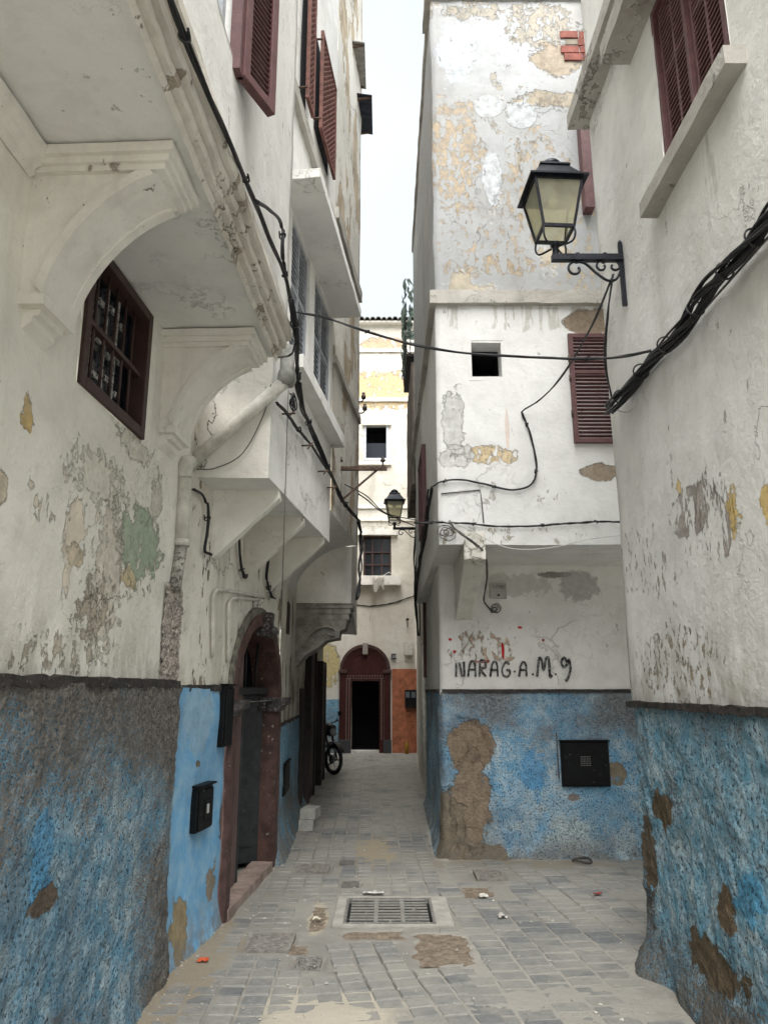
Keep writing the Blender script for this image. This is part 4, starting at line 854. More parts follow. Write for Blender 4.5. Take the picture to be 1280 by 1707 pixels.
# setts
rr = random.Random(11)
def xl(y): return (FL1.p(y, 0, 0).x if y < 4.7 else FL2.p(y-4.74, 0, 0).x if y < 5.70 else FL2b.p(y-5.70, 0, 0).x if y < 7.67 else FL3.p(y-7.67, 0, 0).x if y < 11.2 else -1.2 if y < 15.3 else -3.1)+.05
def xr(y): return (1.57 if y < 5.02 else 4.5 if y < 7.80 else .60+.02*(y-7.9) if y < 20 else 3)
def zone(x, y):
    if x > -.36-.2*(y-4.6)-.02 and x < .50-.2*(y-4.6) and y < 5.62: return 1
    if x > .52 and y < 7.9: return 2
    return 0
zones = [(-.0235, .145, .128), (-.20, .150, .135), (-.10, .20, .135)]
S = []
for zi, (sl_, wx, wy) in enumerate(zones):
    an = math.atan(-sl_); ca, sa = math.cos(an), math.sin(an)
    for j in range(-30, 190):
        for i in range(-40, 50):
            u = (i+(.0 if zi else (.5 if 0 else 0)))*wx+(rr.random()-.5)*.006; v = j*wy+(wy*.5 if (zi == 2 and i % 2) else 0)+(rr.random()-.5)*.008
            x, y = u*ca-v*sa, u*sa+v*ca
            if y < 2.9 or y > 20.3 or not (xl(y) < x < xr(y)) or zone(x, y) != zi: continue
            if any(abs(x-h[0]) < h[2]+wx*.45 and abs(y-h[1]) < h[3]+wy*.45 for h in holes_): continue
            S.append((x, y, an, zi, wx, wy))
S.sort(key=lambda q: q[1])
def inview(x, y):
    zc = y*math.cos(PITCH)-1.6*math.sin(PITCH); px = 640+1250*x/zc; return 0 < px < 1280 and y > 4.02
def sett_geo(wx, wy, r):
    hx, hy = wx/2-.005-.003*r.random(), wy/2-.0065-.004*r.random(); j = lambda: (r.random()-.5)*.007
    top = [(sx*(hx-.006)+j(), sy*(hy-.006)+j(), .0+(r.random()-.5)*.003) for sx, sy in ((-1, -1), (1, -1), (1, 1), (-1, 1))]
    mid = [(q[0]+.006*(1 if q[0] > 0 else -1), q[1]+.006*(1 if q[1] > 0 else -1), -.008) for q in top]
    bot = [(q[0], q[1], -.035) for q in mid]
    return top+mid+bot, [(0, 1, 2, 3)]+[(4+i, 4+(i+1) % 4, (i+1) % 4, i) for i in range(4)]+[(8+i, 8+(i+1) % 4, 4+(i+1) % 4, 4+i) for i in range(4)]
var = {}
for zi in range(3):
    for k in range(7):
        v, fcs = sett_geo(zones[zi][1], zones[zi][2], rr); m = bpy.data.meshes.new('sett'); m.from_pydata(v, [], fcs); m.materials.append(m_sett); var[zi, k] = m
cnt = 0; rest = MB()
for x, y, an, zi, wx, wy in S:
    z = .004*noise.noise(Vector((x*1.2, y*1.2, 3)))+(rr.random()-.5)*.006
    if cnt < 290 and inview(x, y):
        o = inst('sett', var[zi, rr.randrange(7)], (x, y, z), pav); o.rotation_euler = ((rr.random()-.5)*.03, (rr.random()-.5)*.03, an+(rr.random()-.5)*.03); cnt += 1
    else:
        v, fcs = sett_geo(wx, wy, rr); ca, sa = math.cos(an), math.sin(an)
        rest.add([(x+a*ca-b*sa, y+a*sa+b*ca, z+c_) for a, b, c_ in v], fcs)
ro = rest.build('setts', m_sett, pav); ro['kind'] = 'stuff'
# dust sheet between and over the setts
BM = [(G0(545, 1690), .34, .20, .012), (G0(625, 1415), .22, .7, .008), (G0(900, 1620), .9, .9, .003), (G0(730, 1400), .12, 1.2, .010), (G0(470, 1500), .35, .6, .002), (G0(330, 1640), .16, .8, .007), (G0(1000, 1440), 1.2, .25, .008), (G0(640, 1300), .6, 3.5, .003), (G0(1100, 1660), .3, .5, .005)]
BMn = [(G0(650, 1630), .40, .45, -.012), (G0(520, 1440), .25, 1.0, -.004), (G0(450, 1640), .28, .35, -.005), (G0(950, 1490), .55, .28, -.005), (G0(870, 1545), .35, .30, -.006)]
dset = {(round(G0(d[0], d[1]).x, 3), round(G0(d[0], d[1]).y, 3)) for d in DIRT}
def dusth(x, y):
    p = Vector((x, y, 0)); h = -.0052+.0050*noise.noise(p*1.3)+.0042*noise.noise(p*5)+.002*noise.noise(p*19)
    for P, a, b, k in BM+BMn:
        q = ((x-P.x)/a)**2+((y-P.y)/b)**2
        if q < 4: h += k*math.exp(-q)
    e = max(0, min(x-xl(y), xr(y)-x))
    if e < .15 and y > 3: h += .015*max(0, (.15-e)/.15)**1.5*(.7+noise.noise(p*4))
    for hx_, hy_, a, b in holes_:
        ex = max(abs(x-hx_)-a+.01, abs(y-hy_)-b+.01)+(.05*noise.noise(p*10) if (round(hx_, 3), round(hy_, 3)) in dset else 0)
        if ex < 0: h = min(h, -.026)
    return h
def sheet(x0, x1_, y0, y1, res, name):
    nx, ny = int((x1_-x0)/res), int((y1-y0)/res); vs = []
    for i in range(nx+1):
        for j in range(ny+1):
            x, y = x0+(x1_-x0)*i/nx, y0+(y1-y0)*j/ny; vs.append((x, y, dusth(x, y)))
    mb = MB(); mb.add(vs, [(i*(ny+1)+j, (i+1)*(ny+1)+j, (i+1)*(ny+1)+j+1, i*(ny+1)+j+1) for i in range(nx) for j in range(ny)], True)
    o = mb.build(name, m_dust); o['kind'] = 'stuff'
    return o
sheet(-1.5, 1.9, 2.5, 7.4, .016, 'dust'); sheet(-1.5, 1.9, 7.4, 7.9, .016, 'dust'); sheet(-1.5, .75, 7.9, 12, .03, 'dust'); sheet(1.9, 5, 5.0, 7.9, .06, 'dust'); sheet(-3, 3, 12, 20.5, .08, 'dust'); 0
for px, py, hx, hy in DIRT:
    P = G0(px, py); mb = MB(); n_ = 22; vs = []
    for i in range(n_+1):
        for j in range(n_+1):
            u, v = i/n_*2-1, j/n_*2-1; q = Vector((P.x+u*(hx+.07), P.y+v*(hy+.07), 0)); e = max(abs(u)*(hx+.07)/hx, abs(v)*(hy+.07)/hy)+.5*noise.noise(q*9)
            q.z = -.008+.006*noise.noise(q*11)+.003*noise.noise(q*40)-.03*max(0, e-1.0); vs.append(q)
    mb.add(vs, [(i*(n_+1)+j, (i+1)*(n_+1)+j, (i+1)*(n_+1)+j+1, i*(n_+1)+j+1) for i in range(n_) for j in range(n_)], True); o = mb.build('bare_dirt', m_dirt); o['kind'] = 'stuff'
# drain grate
m_castiron = plain('worn_cast_iron', (.30, .29, .27), .55, .3, var=.4, sc=30, worn=(.12, .10, .085), wamt=.52)
m_concd = plain('dusty_concrete', (.40, .375, .33), .95, var=.25, sc=7, worn=(.28, .26, .23), wamt=.6)
m_bar = plain('rubbed_iron_bar', (.33, .32, .29), .5, .2, var=.25, sc=18)
gt = thing('drain_grate', ((gx0+gx1)/2, (gy0+gy1)/2, 0), 'rectangular iron drain grate with three rows of slots in a concrete surround', 'drain grate')
gf = Fr((gx0, gy0), (gx1, gy0)); L = gx1-gx0; Wd = gy1-gy0
def gb(mb, a, b, c_, d_, z0, z1, **k): mb.rbox(gf, a, b, -d_, -c_, z0, z1, **k); return mb
for a, b, c_, d_ in ((-.07, .0, -.05, Wd+.06), (L, L+.12, -.05, Wd+.06), (0, L, -.06, .0), (0, L, Wd, Wd+.07)): gb(MB(), a, b, c_, d_, -.03, .006, res=.04, amp=.002, fr=8).build('concrete_surround', m_concd, gt)
for a, b, c_, d_ in ((0, .022, 0, Wd), (L-.022, L, 0, Wd), (.022, L-.022, 0, .02), (.022, L-.022, Wd-.02, Wd)): gb(MB(), a, b, c_, d_, -.03, .010, res=.1, amp=.001).build('frame', m_castiron, gt)
MB().box(gf, .02, L-.02, -Wd, 0, -.028, -.025).build('pit_shade', m_dark, gt)  # flat black plate; shade of the drain's depth is put into its colour
cols = [(.035+(L-.07)*k/3, .035+(L-.07)*(k+1)/3) for k in range(3)]
for k in (1, 2): MB().box(gf, cols[k][0]-.014, cols[k][0]+.014, -Wd+.02, -.02, -.024, .008).build('divider', m_bar, gt)
m0 = None
for a, b in cols:
    for i in range(9):
        y = .035+(Wd-.07)*i/8
        if m0 is None: o = MB().box(gf, a+.008, b-.008, -y-.013, -y+.013, -.001, .006).build('bar', m_bar, gt, origin=gf.p((a+b)/2, -y, 0)); m0 = o.data
        else: inst('bar', m0, gf.p((a+b)/2, -y, (rr.random()-.5)*.002), gt)
# covers
for x0, x1_, y0, y1, lab, k in CV:
    t = thing('manhole_cover', ((x0+x1_)/2, (y0+y1)/2, 0), lab, 'manhole cover', 'covers set in the paving'); cf = Fr((x0, y0), (x1_, y0)); L = x1_-x0; Wd = y1-y0
    mc = m_castiron if k == 2 else plain('worn_cover', (.27, .25, .22) if k else (.17, .16, .145), .8, var=.4, sc=25, worn=(.15, .13, .11), wamt=.56)
    frame_ = MB()
    for a, b, c_, d_ in ((0, .02, 0, Wd), (L-.02, L, 0, Wd), (.02, L-.02, 0, .02), (.02, L-.02, Wd-.02, Wd)): frame_.rbox(cf, a, b, -d_, -c_, -.025, .005, res=.1, amp=.001)
    frame_.build('frame', mc, t); MB().box(cf, .018, L-.018, -Wd+.018, -.018, -.02, -.002).build('plate', mc, t)
    mb = MB()
    if k == 1:
        ny, nx = max(2, int(Wd/.05)), max(3, int(L/.04))
        for i in range(nx):
            for j in range(ny):
                a = .03+(L-.06)*(i+.5)/nx; b = .03+(Wd-.06)*(j+.5)/ny; s_ = 1 if (i+j) % 2 else -1; P = cf.p(a, -b, -.001); d = Vector((.014, .014*s_, 0)); mb.bar(P-d, P+d, .007, .006)
    elif k == 2:
        P = cf.p(L/2, -Wd/2, 0); r_ = min(L, Wd)*.33; mb.tube([P+Vector((r_*math.cos(t_), r_*math.sin(t_), 0)) for t_ in [2*math.pi*i/24 for i in range(25)]], .006, 6)
    else:
        for i in range(4): a = .03+(L-.06)*(i+.5)/4; mb.box(cf, a-.006, a+.006, -Wd+.03, -.03, -.003, .003)
    o = mb.build('relief', mc, t); o['kind'] = 'stuff'

# ================================================================== STREET LAMPS
m_lamp = plain('black_lantern_metal', (.022, .024, .032), .38, .5, var=.35, worn=(.07, .065, .06), wamt=.68)
n = NT('yellowed_lamp_glass', .35, .4); c = n.mix(n.ramp(n.noise(9, 4), .35, .65), (.74, .72, .55), (.60, .58, .44))
n.put(n.b.inputs['Base Color'], c); tr = n.new('ShaderNodeBsdfTransparent'); tr.inputs[0].default_value = (.92, .90, .72, 1); tl = n.new('ShaderNodeBsdfTranslucent'); n.put(tl.inputs[0], c)
m1, m2 = n.new('ShaderNodeMixShader'), n.new('ShaderNodeMixShader'); n.put(m1.inputs[0], .42); n.t.links.new(n.b.outputs[0], m1.inputs[1]); n.t.links.new(tl.outputs[0], m1.inputs[2])
n.put(m2.inputs[0], .42); n.t.links.new(m1.outputs[0], m2.inputs[1]); n.t.links.new(tr.outputs[0], m2.inputs[2]); n.t.links.new(m2.outputs[0], n.t.nodes['Material Output'].inputs[0]); m_lglass = n.m
def lamp(loc, arm, label, rot=0):
    """wall lantern; loc is the wall end of the arm, the arm points to -x"""
    t = thing('street_lamp', loc, label, 'street lamp', 'wall lanterns'); P0 = Vector(loc)
    P = lambda x, y, z: P0+Vector((x, y, z)); c = -arm
    mb = MB(); mb.bar(P(.0, 0, -.01), P(c-.03, 0, -.01), .045, .045)
    for x in (-.12, c+.14): mb.bar(P(x-.012, 0, -.01), P(x+.012, 0, -.01), .055, .055)
    mb.build('arm', m_lamp, t, bevel=.003)
    mb = MB(); mb.bar(P(-.008, 0, -.36), P(-.008, 0, .09), .016, .03); mb.lathe(P(-.008, 0, .09), [(.012, 0), (.016, .012), (.004, .035), (.0, .04)], 8); mb.build('wall_plate', m_lamp, t)
    def spiral(cx, cz, r, a0, turns, n_=26, k=.62): return [P(cx+r*(1-k*i/n_)*math.cos(a0+turns*2*math.pi*i/n_), 0, cz+r*(1-k*i/n_)*math.sin(a0+turns*2*math.pi*i/n_)) for i in range(n_+1)]
    mb = MB()
    sp1 = spiral(c+.125, -.092, .056, math.pi*.5, .85)
    path = sp1[::-1]+cat([P(c+.125, 0, -.036), P(c+.19, 0, -.05), P(c+.26, 0, -.12), P(c+.33, 0, -.175), P(-.05, 0, -.165), P(-.012, 0, -.09)], 6)
    mb.tube(path, .009, 6); mb.build('scroll', m_lamp, t)
    for x_, sgn in ((c+.30, 1), (c+.385, -1)):
        q = [P(x_+.040*(1-.55*i/20)*math.cos(math.pi/2+sgn*2*math.pi*.85*i/20), 0, -.072+.040*(1-.55*i/20)*math.sin(math.pi/2+sgn*2*math.pi*.85*i/20)) for i in range(21)]; MB().tube(q, .008, 6).build('scroll', m_lamp, t)
    # lantern
    R = Matrix.Rotation(rot, 3, 'Z'); Q = lambda x, y, z: P(c, 0, 0)+R@Vector((x, y, z))
    mb = MB(); mb.lathe(Q(0, 0, .015), [(.022, 0), (.022, .06), (.035, .065), (.035, .085)], 10); mb.build('socket', m_lamp, t)
    zb, zt = .17, .50; wb, wt = .10, .158
    cr_ = [(-1, -1), (1, -1), (1, 1), (-1, 1)]
    for a, b in cr_:
        MB().tube(cat([Q(a*.02, b*.02, .07), Q(a*.085, b*.085, .065), Q(a*.105, b*.105, .11), Q(a*wb, b*wb, zb)], 5), .007, 6).build('stay', m_lamp, t)
        MB().bar(Q(a*wb, b*wb, zb-.01), Q(a*wt, b*wt, zt), .017).build('corner_post', m_lamp, t)
    for i in range(4):
        (a, b), (a2, b2) = cr_[i], cr_[(i+1) % 4]
        MB().bar(Q(a*wb, b*wb, zb), Q(a2*wb, b2*wb, zb), .018, .022).build('rail', m_lamp, t); MB().bar(Q(a*wt, b*wt, zt-.005), Q(a2*wt, b2*wt, zt-.005), .018, .03).build('rail', m_lamp, t)
        k = .985; mb = MB(); q = [Q(a*wb*k, b*wb*k, zb), Q(a2*wb*k, b2*wb*k, zb), Q(a2*wt*k, b2*wt*k, zt), Q(a*wt*k, b*wt*k, zt)]; mb.quad(*q); mb.build('pane', m_lglass, t)
    mb = MB()
    def ringz(w0, z0, w1, z1):
        vs = [Q(a*w0, b*w0, z0) for a, b in cr_]+[Q(a*w1, b*w1, z1) for a, b in cr_]; mb.add(vs, [(i, (i+1) % 4, (i+1) % 4+4, i+4) for i in range(4)])
    ringz(.15, zt+.004, .195, zt-.004); ringz(.195, zt-.004, .195, zt+.008); ringz(.195, zt+.008, .165, zt+.02); ringz(.165, zt+.02, .095, zt+.135); ringz(.095, zt+.135, .105, zt+.14); ringz(.105, zt+.14, .10, zt+.155); ringz(.10, zt+.155, .0, zt+.16)
    mb.build('hood', m_lamp, t)
    MB().lathe(Q(0, 0, zt+.155), [(.05, 0), (.05, .02), (.075, .025), (.075, .035), (.06, .06), (.03, .08), (.0, .085)], 16).build('vent_cap', m_lamp, t)
    mb = MB(); mb.lathe(Q(0, 0, zt-.12), [(.0, 0), (.03, .01), (.035, .05), (.02, .11)], 12); mb.build('bulb', plain('milky_bulb', (.6, .6, .55), .3), t)
    return t
s_, z_ = FR.hit(1040, 428); y_ = 5.0-s_
lamp((1.585, y_, z_), .44, 'big black wall lantern with yellowed panes on the near right wall', 0.06)
lamp((.655, 13.6, at_y(690, 880, 13.6).z), .46, 'small far black wall lantern hanging before the closing house', .05)

def tangle(fr_, px, py, d, n_, r_, rad, seed):
    q0 = fr_.P(px, py, d); R = random.Random(seed); mb = MB()
    for k in range(n_):
        pts = []; a0 = R.random()*6.3; rr_ = r_*(.4+.7*R.random()); off = fr_.u*(R.random()-.5)*r_*.8+Vector((0, 0, (R.random()-.5)*r_*.8))
        for i in range(9):
            a = a0+i*.85; q = q0+off+fr_.u*math.cos(a)*rr_*(1+.3*R.random())+Vector((0, 0, math.sin(a)*rr_*(.6+.5*R.random())))+fr_.n*(.01+.03*R.random()); pts.append(q)
        mb.tube(cat(pts, 4), rad, 5)
    return mb
# ================================================================== CABLES
m_cab = plain('black_cable', (.014, .014, .016), .5, var=.4); m_cabg = plain('dusty_grey_cable', (.11, .105, .10), .7, var=.4); m_cabw = plain('white_wire', (.5, .5, .48), .6)
def strands(name, pts, n_, rad, spread, label, mat=m_cab, seed=1, tw=2.2, ties=0, sub=6, tie_r=None):
    """a bundle: n strands wandering round a centre line, with ties"""
    r = random.Random(seed); ctr = cat(pts, sub); m = len(ctr)
    root = thing(name, ctr[m//2], label, 'cable')
    for k in range(n_):
        ph = r.random()*6.28; f1 = tw*(.6+r.random()*.8); am = spread*(.35+.65*r.random()); path = []
        for i, p in enumerate(ctr):
            t = i/(m-1); a = ph+f1*2*math.pi*t; tt = (ctr[min(i+1, m-1)]-ctr[max(i-1, 0)]).normalized(); x = tt.orthogonal().normalized(); y = tt.cross(x)
            e = am*(.75+.5*noise.noise(Vector((t*7, k*3.1, seed)))); path.append(p+x*math.cos(a)*e+y*math.sin(a)*e)
        MB().tube(path, rad*(.8+.4*r.random()), 6).build('strand', mat, root)
    for k in range(ties):
        i = int((k+.5)/ties*(m-1)); p = ctr[i]; tt = (ctr[min(i+1, m-1)]-ctr[max(i-1, 0)]).normalized(); x = tt.orthogonal().normalized(); y = tt.cross(x); R = tie_r or spread*.68+rad
        MB().tube([p+(x*math.cos(a)+y*math.sin(a))*R*(1+.06*math.sin(2*a+k))+tt*.012*math.sin(a+k) for a in [2*math.pi*j/20 for j in range(23)]]+[p+x*R*1.5-tt*.02], .005, 5).build('tie', mat, root)
    return root
PR = lambda d: (lambda *q: [FR.P(a, b, d) for a, b in q])
strands('cable_bundle', PR(.07)((1330, 300), (1280, 365), (1232, 425), (1182, 480), (1135, 548), (1085, 598), (1052, 640), (1016, 682)), 12, .0078, .052, 'thick tangled bundle of black cables climbing the near right wall', seed=3, tw=1.6, ties=7)
strands('cable_bundle', PR(.05)((1330, 312), (1250, 400), (1200, 462), (1160, 530), (1120, 570), (1075, 612), (1030, 668)), 5, .007, .03, 'looser black cables sagging along the thick bundle on the right wall', seed=5, tw=1.5, ties=2)
mb = MB(); mb.tube(PR(.012)((1330, 330), (1280, 395), (1180, 508), (1080, 620), (1050, 655)), .006, 6); tag(mb.build('conduit', m_cabg), 'thin grey wire running straight below the thick bundle', 'wire')
mb = MB(); mb.tube([FR.P(1040+18*math.cos(a), 672+15*math.sin(a), .05) for a in [math.pi*(-.15+1.2*i/14) for i in range(15)]], .004, 6); tag(mb.build('wire_loop', m_cabw), 'white wire loop hanging at the lower end of the thick bundle', 'wire')
lp = Vector((1.585-.07, y_, z_-.13))
lpt = lambda px, py, y: at_y(px, py, y)
strands('cable', [lp, lpt(1012, 520, y_+.1), lpt(1008, 600, y_+.25), lpt(1020, 665, y_+.35)], 2, .006, .012, 'pair of black cables dropping from the big lantern to the bundle', seed=7, tw=1)
bw = lambda d: (lambda *q: [FBu.P(a, b, d) for a, b in q])
strands('cable', [lp, lpt(985, 545, 5.2), lpt(940, 622, 6.0), lpt(905, 662, 6.45), bw(.03)((869, 686))[0]], 2, .006, .008, 'black cable slanting from the big lantern down to the white wall', seed=8, tw=1.5)
strands('cable', bw(.03)((869, 686), (878, 708), (888, 740), (894, 780), (884, 808), (850, 817), (805, 806), (770, 800), (735, 803), (718, 812)), 3, .0065, .010, 'black cable curving down the white wall and left over the bracket', seed=9, tw=4, ties=4, sub=5)

def span(a, b, ya, yb, pts, **k): return [at_y(px, py, ya+(yb-ya)*(px-a)/(b-a)) for px, py in pts]
strands('cable', span(495, 1088, 5.1, 3.98, [(495, 520), (540, 529), (600, 549), (680, 573), (760, 586), (850, 594), (930, 598), (1000, 597), (1050, 592), (1085, 585)]), 3, .0062, .009, 'long black cable sagging across the alley beneath the sky', seed=10, tw=3, ties=2)
strands('cable', bw(.035)((690, 872), (735, 871), (780, 873), (850, 878), (930, 874), (985, 870), (1040, 870)), 4, .0065, .010, 'black cable running level above the recessed graffiti wall', seed=11, tw=5, ties=4)
mb = MB(); mb.tube(cat(bw(.05)((735, 868), (775, 880), (830, 908), (870, 916), (925, 912), (975, 900), (1035, 892)), 6), .004, 5); tag(mb.build('wire', m_cabw), 'pale thin wire drooping under the edge of the projecting floor', 'wire')
mb = MB(); mb.tube(bw(.012)((735, 823), (800, 817), (802, 830), (806, 872)), .006, 6); tag(mb.build('conduit', m_cabg), 'thin grey conduit boxing the corner above the bracket', 'wire')
strands('cable', [at_y(748, 868, 6.62), at_y(762, 885, 6.6), at_y(790, 905, 6.6), at_y(808, 925, 6.75), at_y(812, 960, 7.3), FBl.P(806, 1000, .04), FBl.P(820, 1022, .05)], 5, .004, .018, 'grey wires dropping beside the bracket into the small junction box', m_cabg, seed=12, tw=3)
mb = tangle(FBl, 824, 1014, .015, 7, .045, .003, 4)
tag(mb.build('wire_tangle', m_cabg), 'tangle of grey wires hanging below the small junction box', 'wire')
# left side
cu = lambda d: (lambda *q: [FU.P(a, b, d) for a, b in q]); cb = lambda d: (lambda *q: [FB.P(a, b, d) for a, b in q])
strands('cable_bundle', cu(.012)((268, -60), (300, 40), (352, 170), (392, 262), (425, 335), (455, 410))+cu(.03)((478, 470), (491, 535)), 4, .007, .012, 'black cables lying along the top of the near left cornice', seed=13, tw=2, ties=3)
strands('cable_bundle', cu(.02)((425, 335), (450, 348), (470, 372), (471, 420), (478, 480), (490, 530)), 3, .0065, .014, 'looped black cables hanging off the end of the left cornice', seed=14, tw=1, ties=1)
strands('cable_bundle', cu(.035)((484, 500), (494, 560))+[at_y(496, 610, 4.9), at_y(499, 655, 5.1)]+cb(.05)((514, 705), (535, 755), (556, 800), (572, 835), (598, 868)), 7, .0085, .024, 'thick black cable bundle descending across the bay front', seed=15, tw=3, ties=5)
strands('cable', cb(.05)((462, 672), (478, 690), (498, 716), (520, 745), (545, 782)), 4, .0065, .014, 'black cables joining the bay bundle below the grey elbow', seed=16, tw=2, ties=1)
mb = tangle(FB, 484, 668, .03, 5, .07, .0055, 6)
tag(mb.build('cable_coil', m_cab), 'small coil of black cable pinned to the corner of the bay', 'cable')
strands('cable', cb(.04)((598, 868), (602, 900), (600, 950), (596, 1000)), 5, .008, .03, 'dark cables hanging down the end of the left houses', seed=17, tw=2)
strands('cable', [FB.P(462, 596, .02), FU.P(484, 592, .0), FU.P(494, 570, .02)], 3, .006, .008, 'short black cables wrapping under the cornice end', seed=18, tw=1)
strands('cable', span(560, 692, 7.6, 13.4, [(556, 802), (580, 812), (610, 832), (640, 855), (690, 876)]), 1, .009, .002, 'dark wire slanting from the iron bracket to the far lantern', seed=19)
strands('cable', span(575, 700, 7.7, 11, [(575, 808), (610, 826), (645, 856), (700, 868)]), 1, .006, .002, 'thinner wire from the iron bracket to the corner house', m_cabg, seed=20)
for i, q in enumerate([((322, 815), (338, 824), (346, 845), (345, 885), (341, 918), (352, 926)), ((400, 893), (401, 920), (404, 950), (408, 962), (413, 956)), ((447, 935), (445, 965), (452, 992), (458, 998))]):
    F_ = FL2 if i == 0 else FL2b
    strands('cable', [F_.P(a, b, .03) for a, b in q], 3, .008, .014, 'black cable loop %s the bay' % ('under the first bracket of', 'between the first and second brackets of', 'under the third bracket of')[i], seed=21+i, tw=.6, ties=1)
m_pipe = plain('painted_pipe', (.56, .54, .48), .7, var=.25, sc=12, worn=(.30, .27, .23), wamt=.63)
t = thing('drainpipe', FL2.P(305, 985, .05), 'cream downpipe slanting across the bay side then down the wall joint', 'drainpipe')
fys = Fr((-1.3, 4.9), (-.782, 4.9))
Pa, Pb = fys.P(478, 634, .06), fys.P(318, 772, .06); v1, v2 = FL2.P(309, 775, .06), FL2.P(303, 905, .06); v3 = FL2.P(291, 985, .05)
MB().tube([Pa, Pb], .045, 12).build('slanting_pipe', m_pipe, t); MB().tube(cat([Pb, (Pb+v1)/2+Vector((0, 0, .01)), v1, v1-Vector((0, 0, .08))], 5), .050, 12).build('elbow', m_pipe, t)
MB().tube([v1-Vector((0, 0, .05)), v2], .044, 12).build('pipe', m_pipe, t); MB().tube([v2+Vector((0, 0, .02)), v2-Vector((0, 0, .02))], .052, 12).build('collar', m_pipe, t)
MB().tube([v2, v3], .040, 12).build('broken_pipe', plain('grey_broken_pipe', (.38, .36, .32), .9, var=.5, worn=(.12, .11, .1), wamt=.5), t)
MB().lathe(Pa-Vector((0, 0, .05)), [(.0, 0), (.05, .01), (.068, .05), (.062, .10), (.05, .13), (.05, .30), (.0, .3)], 16).build('socket', plain('grey_pipe_socket', (.24, .24, .22), .8, var=.4), t)
mb = MB(); mb.tube(cat([FB.P(452, 640, .02), fys.P(440, 690, .02), fys.P(405, 755, .02), fys.P(360, 780, .02), fys.P(328, 782, .03)], 6), .004, 5); tag(mb.build('wire', m_cabg), 'thin wire sagging across the side of the bay', 'wire')
mb = MB(); mb.tube([FB.P(481, 650, .05), FB.P(481, 650, .05)-Vector((0, 0, 1.75))], .0035, 5); tag(mb.build('wire', m_cabg), 'thin wire hanging straight down in front of the bay', 'wire')
for q, lab in ((((355, 1095), (355, 1010), (358, 990), (372, 984), (440, 996)), 'outer'), (((381, 1105), (381, 1020), (385, 1002), (395, 997), (432, 1000)), 'inner')):
    mb = MB(); mb.tube(cat([FL2.P(*a, .02) if a[0] < 386 else FL2b.P(*a, .02) for a in q], 4), .014, 7); tag(mb.build('conduit', m_pipe), lab+' of two cream pipes bending over the wall left of the arch', 'pipe')
# cable bracket
m_rust = plain('rusty_iron', (.10, .065, .05), .8, .3, var=.5, worn=(.18, .12, .08), wamt=.55)
yb = 7.75; zb_ = at_y(600, 781, yb).z; xw = FB.p((yb-4.9)*1.006, 0, 0).x; xe = at_y(645, 781, yb).x
t = thing('cable_bracket', (xw, yb, zb_), 'rusty iron bracket arm with insulators and a slanting brace on the left', 'bracket')
MB().bar((xw, yb, zb_), (xe, yb, zb_), .045, .04).build('arm', m_rust, t); q = at_y(553, 848, yb); MB().bar((q.x, yb, q.z), at_y(628, 784, yb), .02).build('brace', m_rust, t); MB().bar(at_y(566, 782, yb), at_y(568, 830, yb), .018).build('post', m_rust, t)
m_ins = plain('dark_insulator', (.05, .035, .03), .3)
for px in (567, 638): MB().lathe(at_y(px, 777, yb), [(.008, 0), (.008, .05), (.025, .05), (.028, .07), (.015, .08), (.02, .1), (0, .11)], 10).build('insulator', m_ins, t)
for px, py in ((606, 662), (608, 681)):
    P = at_y(px, py, 9.0); r = thing('insulator', P, '%s dark insulator on a hook at the end of the left houses' % ('upper' if py < 670 else 'lower'), 'insulator'); MB().lathe(P-Vector((0, 0, .03)), [(.012, 0), (.03, .01), (.03, .05), (.018, .06), (.02, .09), (0, .1)], 10).build('cup', m_ins, r); MB().tube(cat([P-Vector((0, 0, .03)), P+Vector((-.03, 0, -.06)), P+Vector((-.12, 0, -.06))], 4), .009, 6).build('hook', m_rust, r)
# insulator pins on the bay wall
for i, (px, py) in enumerate(((470, 690), (503, 743), (530, 786), (545, 813))):
    P = FB.P(px, py, 0); mb = MB(); mb.tube([P, P+FB.n*.10], .007, 6); mb.tube([P+FB.n*.05+Vector((0, .0, -.03)), P+FB.n*.09+Vector((0, .02, .03))], .006, 6); tag(mb.build('wall_hook', m_rust), ('highest', 'second highest', 'third highest', 'lowest')[i]+' iron hook holding the cables on the bay front', 'hook', 'hooks under the bay cables')

# ================================================================== BOXES
m_box = plain('black_box_paint', (.004, .0045, .005), .55, spec=.2, var=.5, sc=9, worn=(.30, .30, .28), wamt=.645)
def mbox(fr_, a, b, dep, label, mat=m_box, lid=True, door=None):
    (s0, z1), (s1, z0) = fr_.hit(a[0], a[1], dep), fr_.hit(b[0], b[1], dep)
    if s0 > s1: s0, s1 = s1, s0
    t = thing('meter_box', fr_.p((s0+s1)/2, 0, z0), label, 'meter box'); MB().box(fr_, s0, s1, -.01, dep-.012, z0, z1).build('casing', mat, t, bevel=.006)
    MB().box(fr_, s0+.012, s1-.012, dep-.011, dep, z0+.012, z1-.02).build('door', mat, t, bevel=.004)
    if lid: MB().box(fr_, s0-.012, s1+.012, -.01, dep+.012, z1, z1+.014).build('lid', mat, t, bevel=.003)
    if door:
        u, v, w_, h_ = door; a0 = s0+(s1-s0)*u; c0_ = z0+(z1-z0)*v; MB().box(fr_, a0, a0+(s1-s0)*w_, dep, dep+.006, c0_, c0_+(z1-z0)*h_).build('hatch', mat, t, bevel=.002)
        MB().box(fr_, a0+(s1-s0)*w_*.3, a0+(s1-s0)*w_*.55, dep+.006, dep+.012, c0_+(z1-z0)*h_*.3, c0_+(z1-z0)*h_*.75).build('latch', plain('pale_latch', (.45, .45, .43), .5), t)
    return t, s0, s1, z0, z1
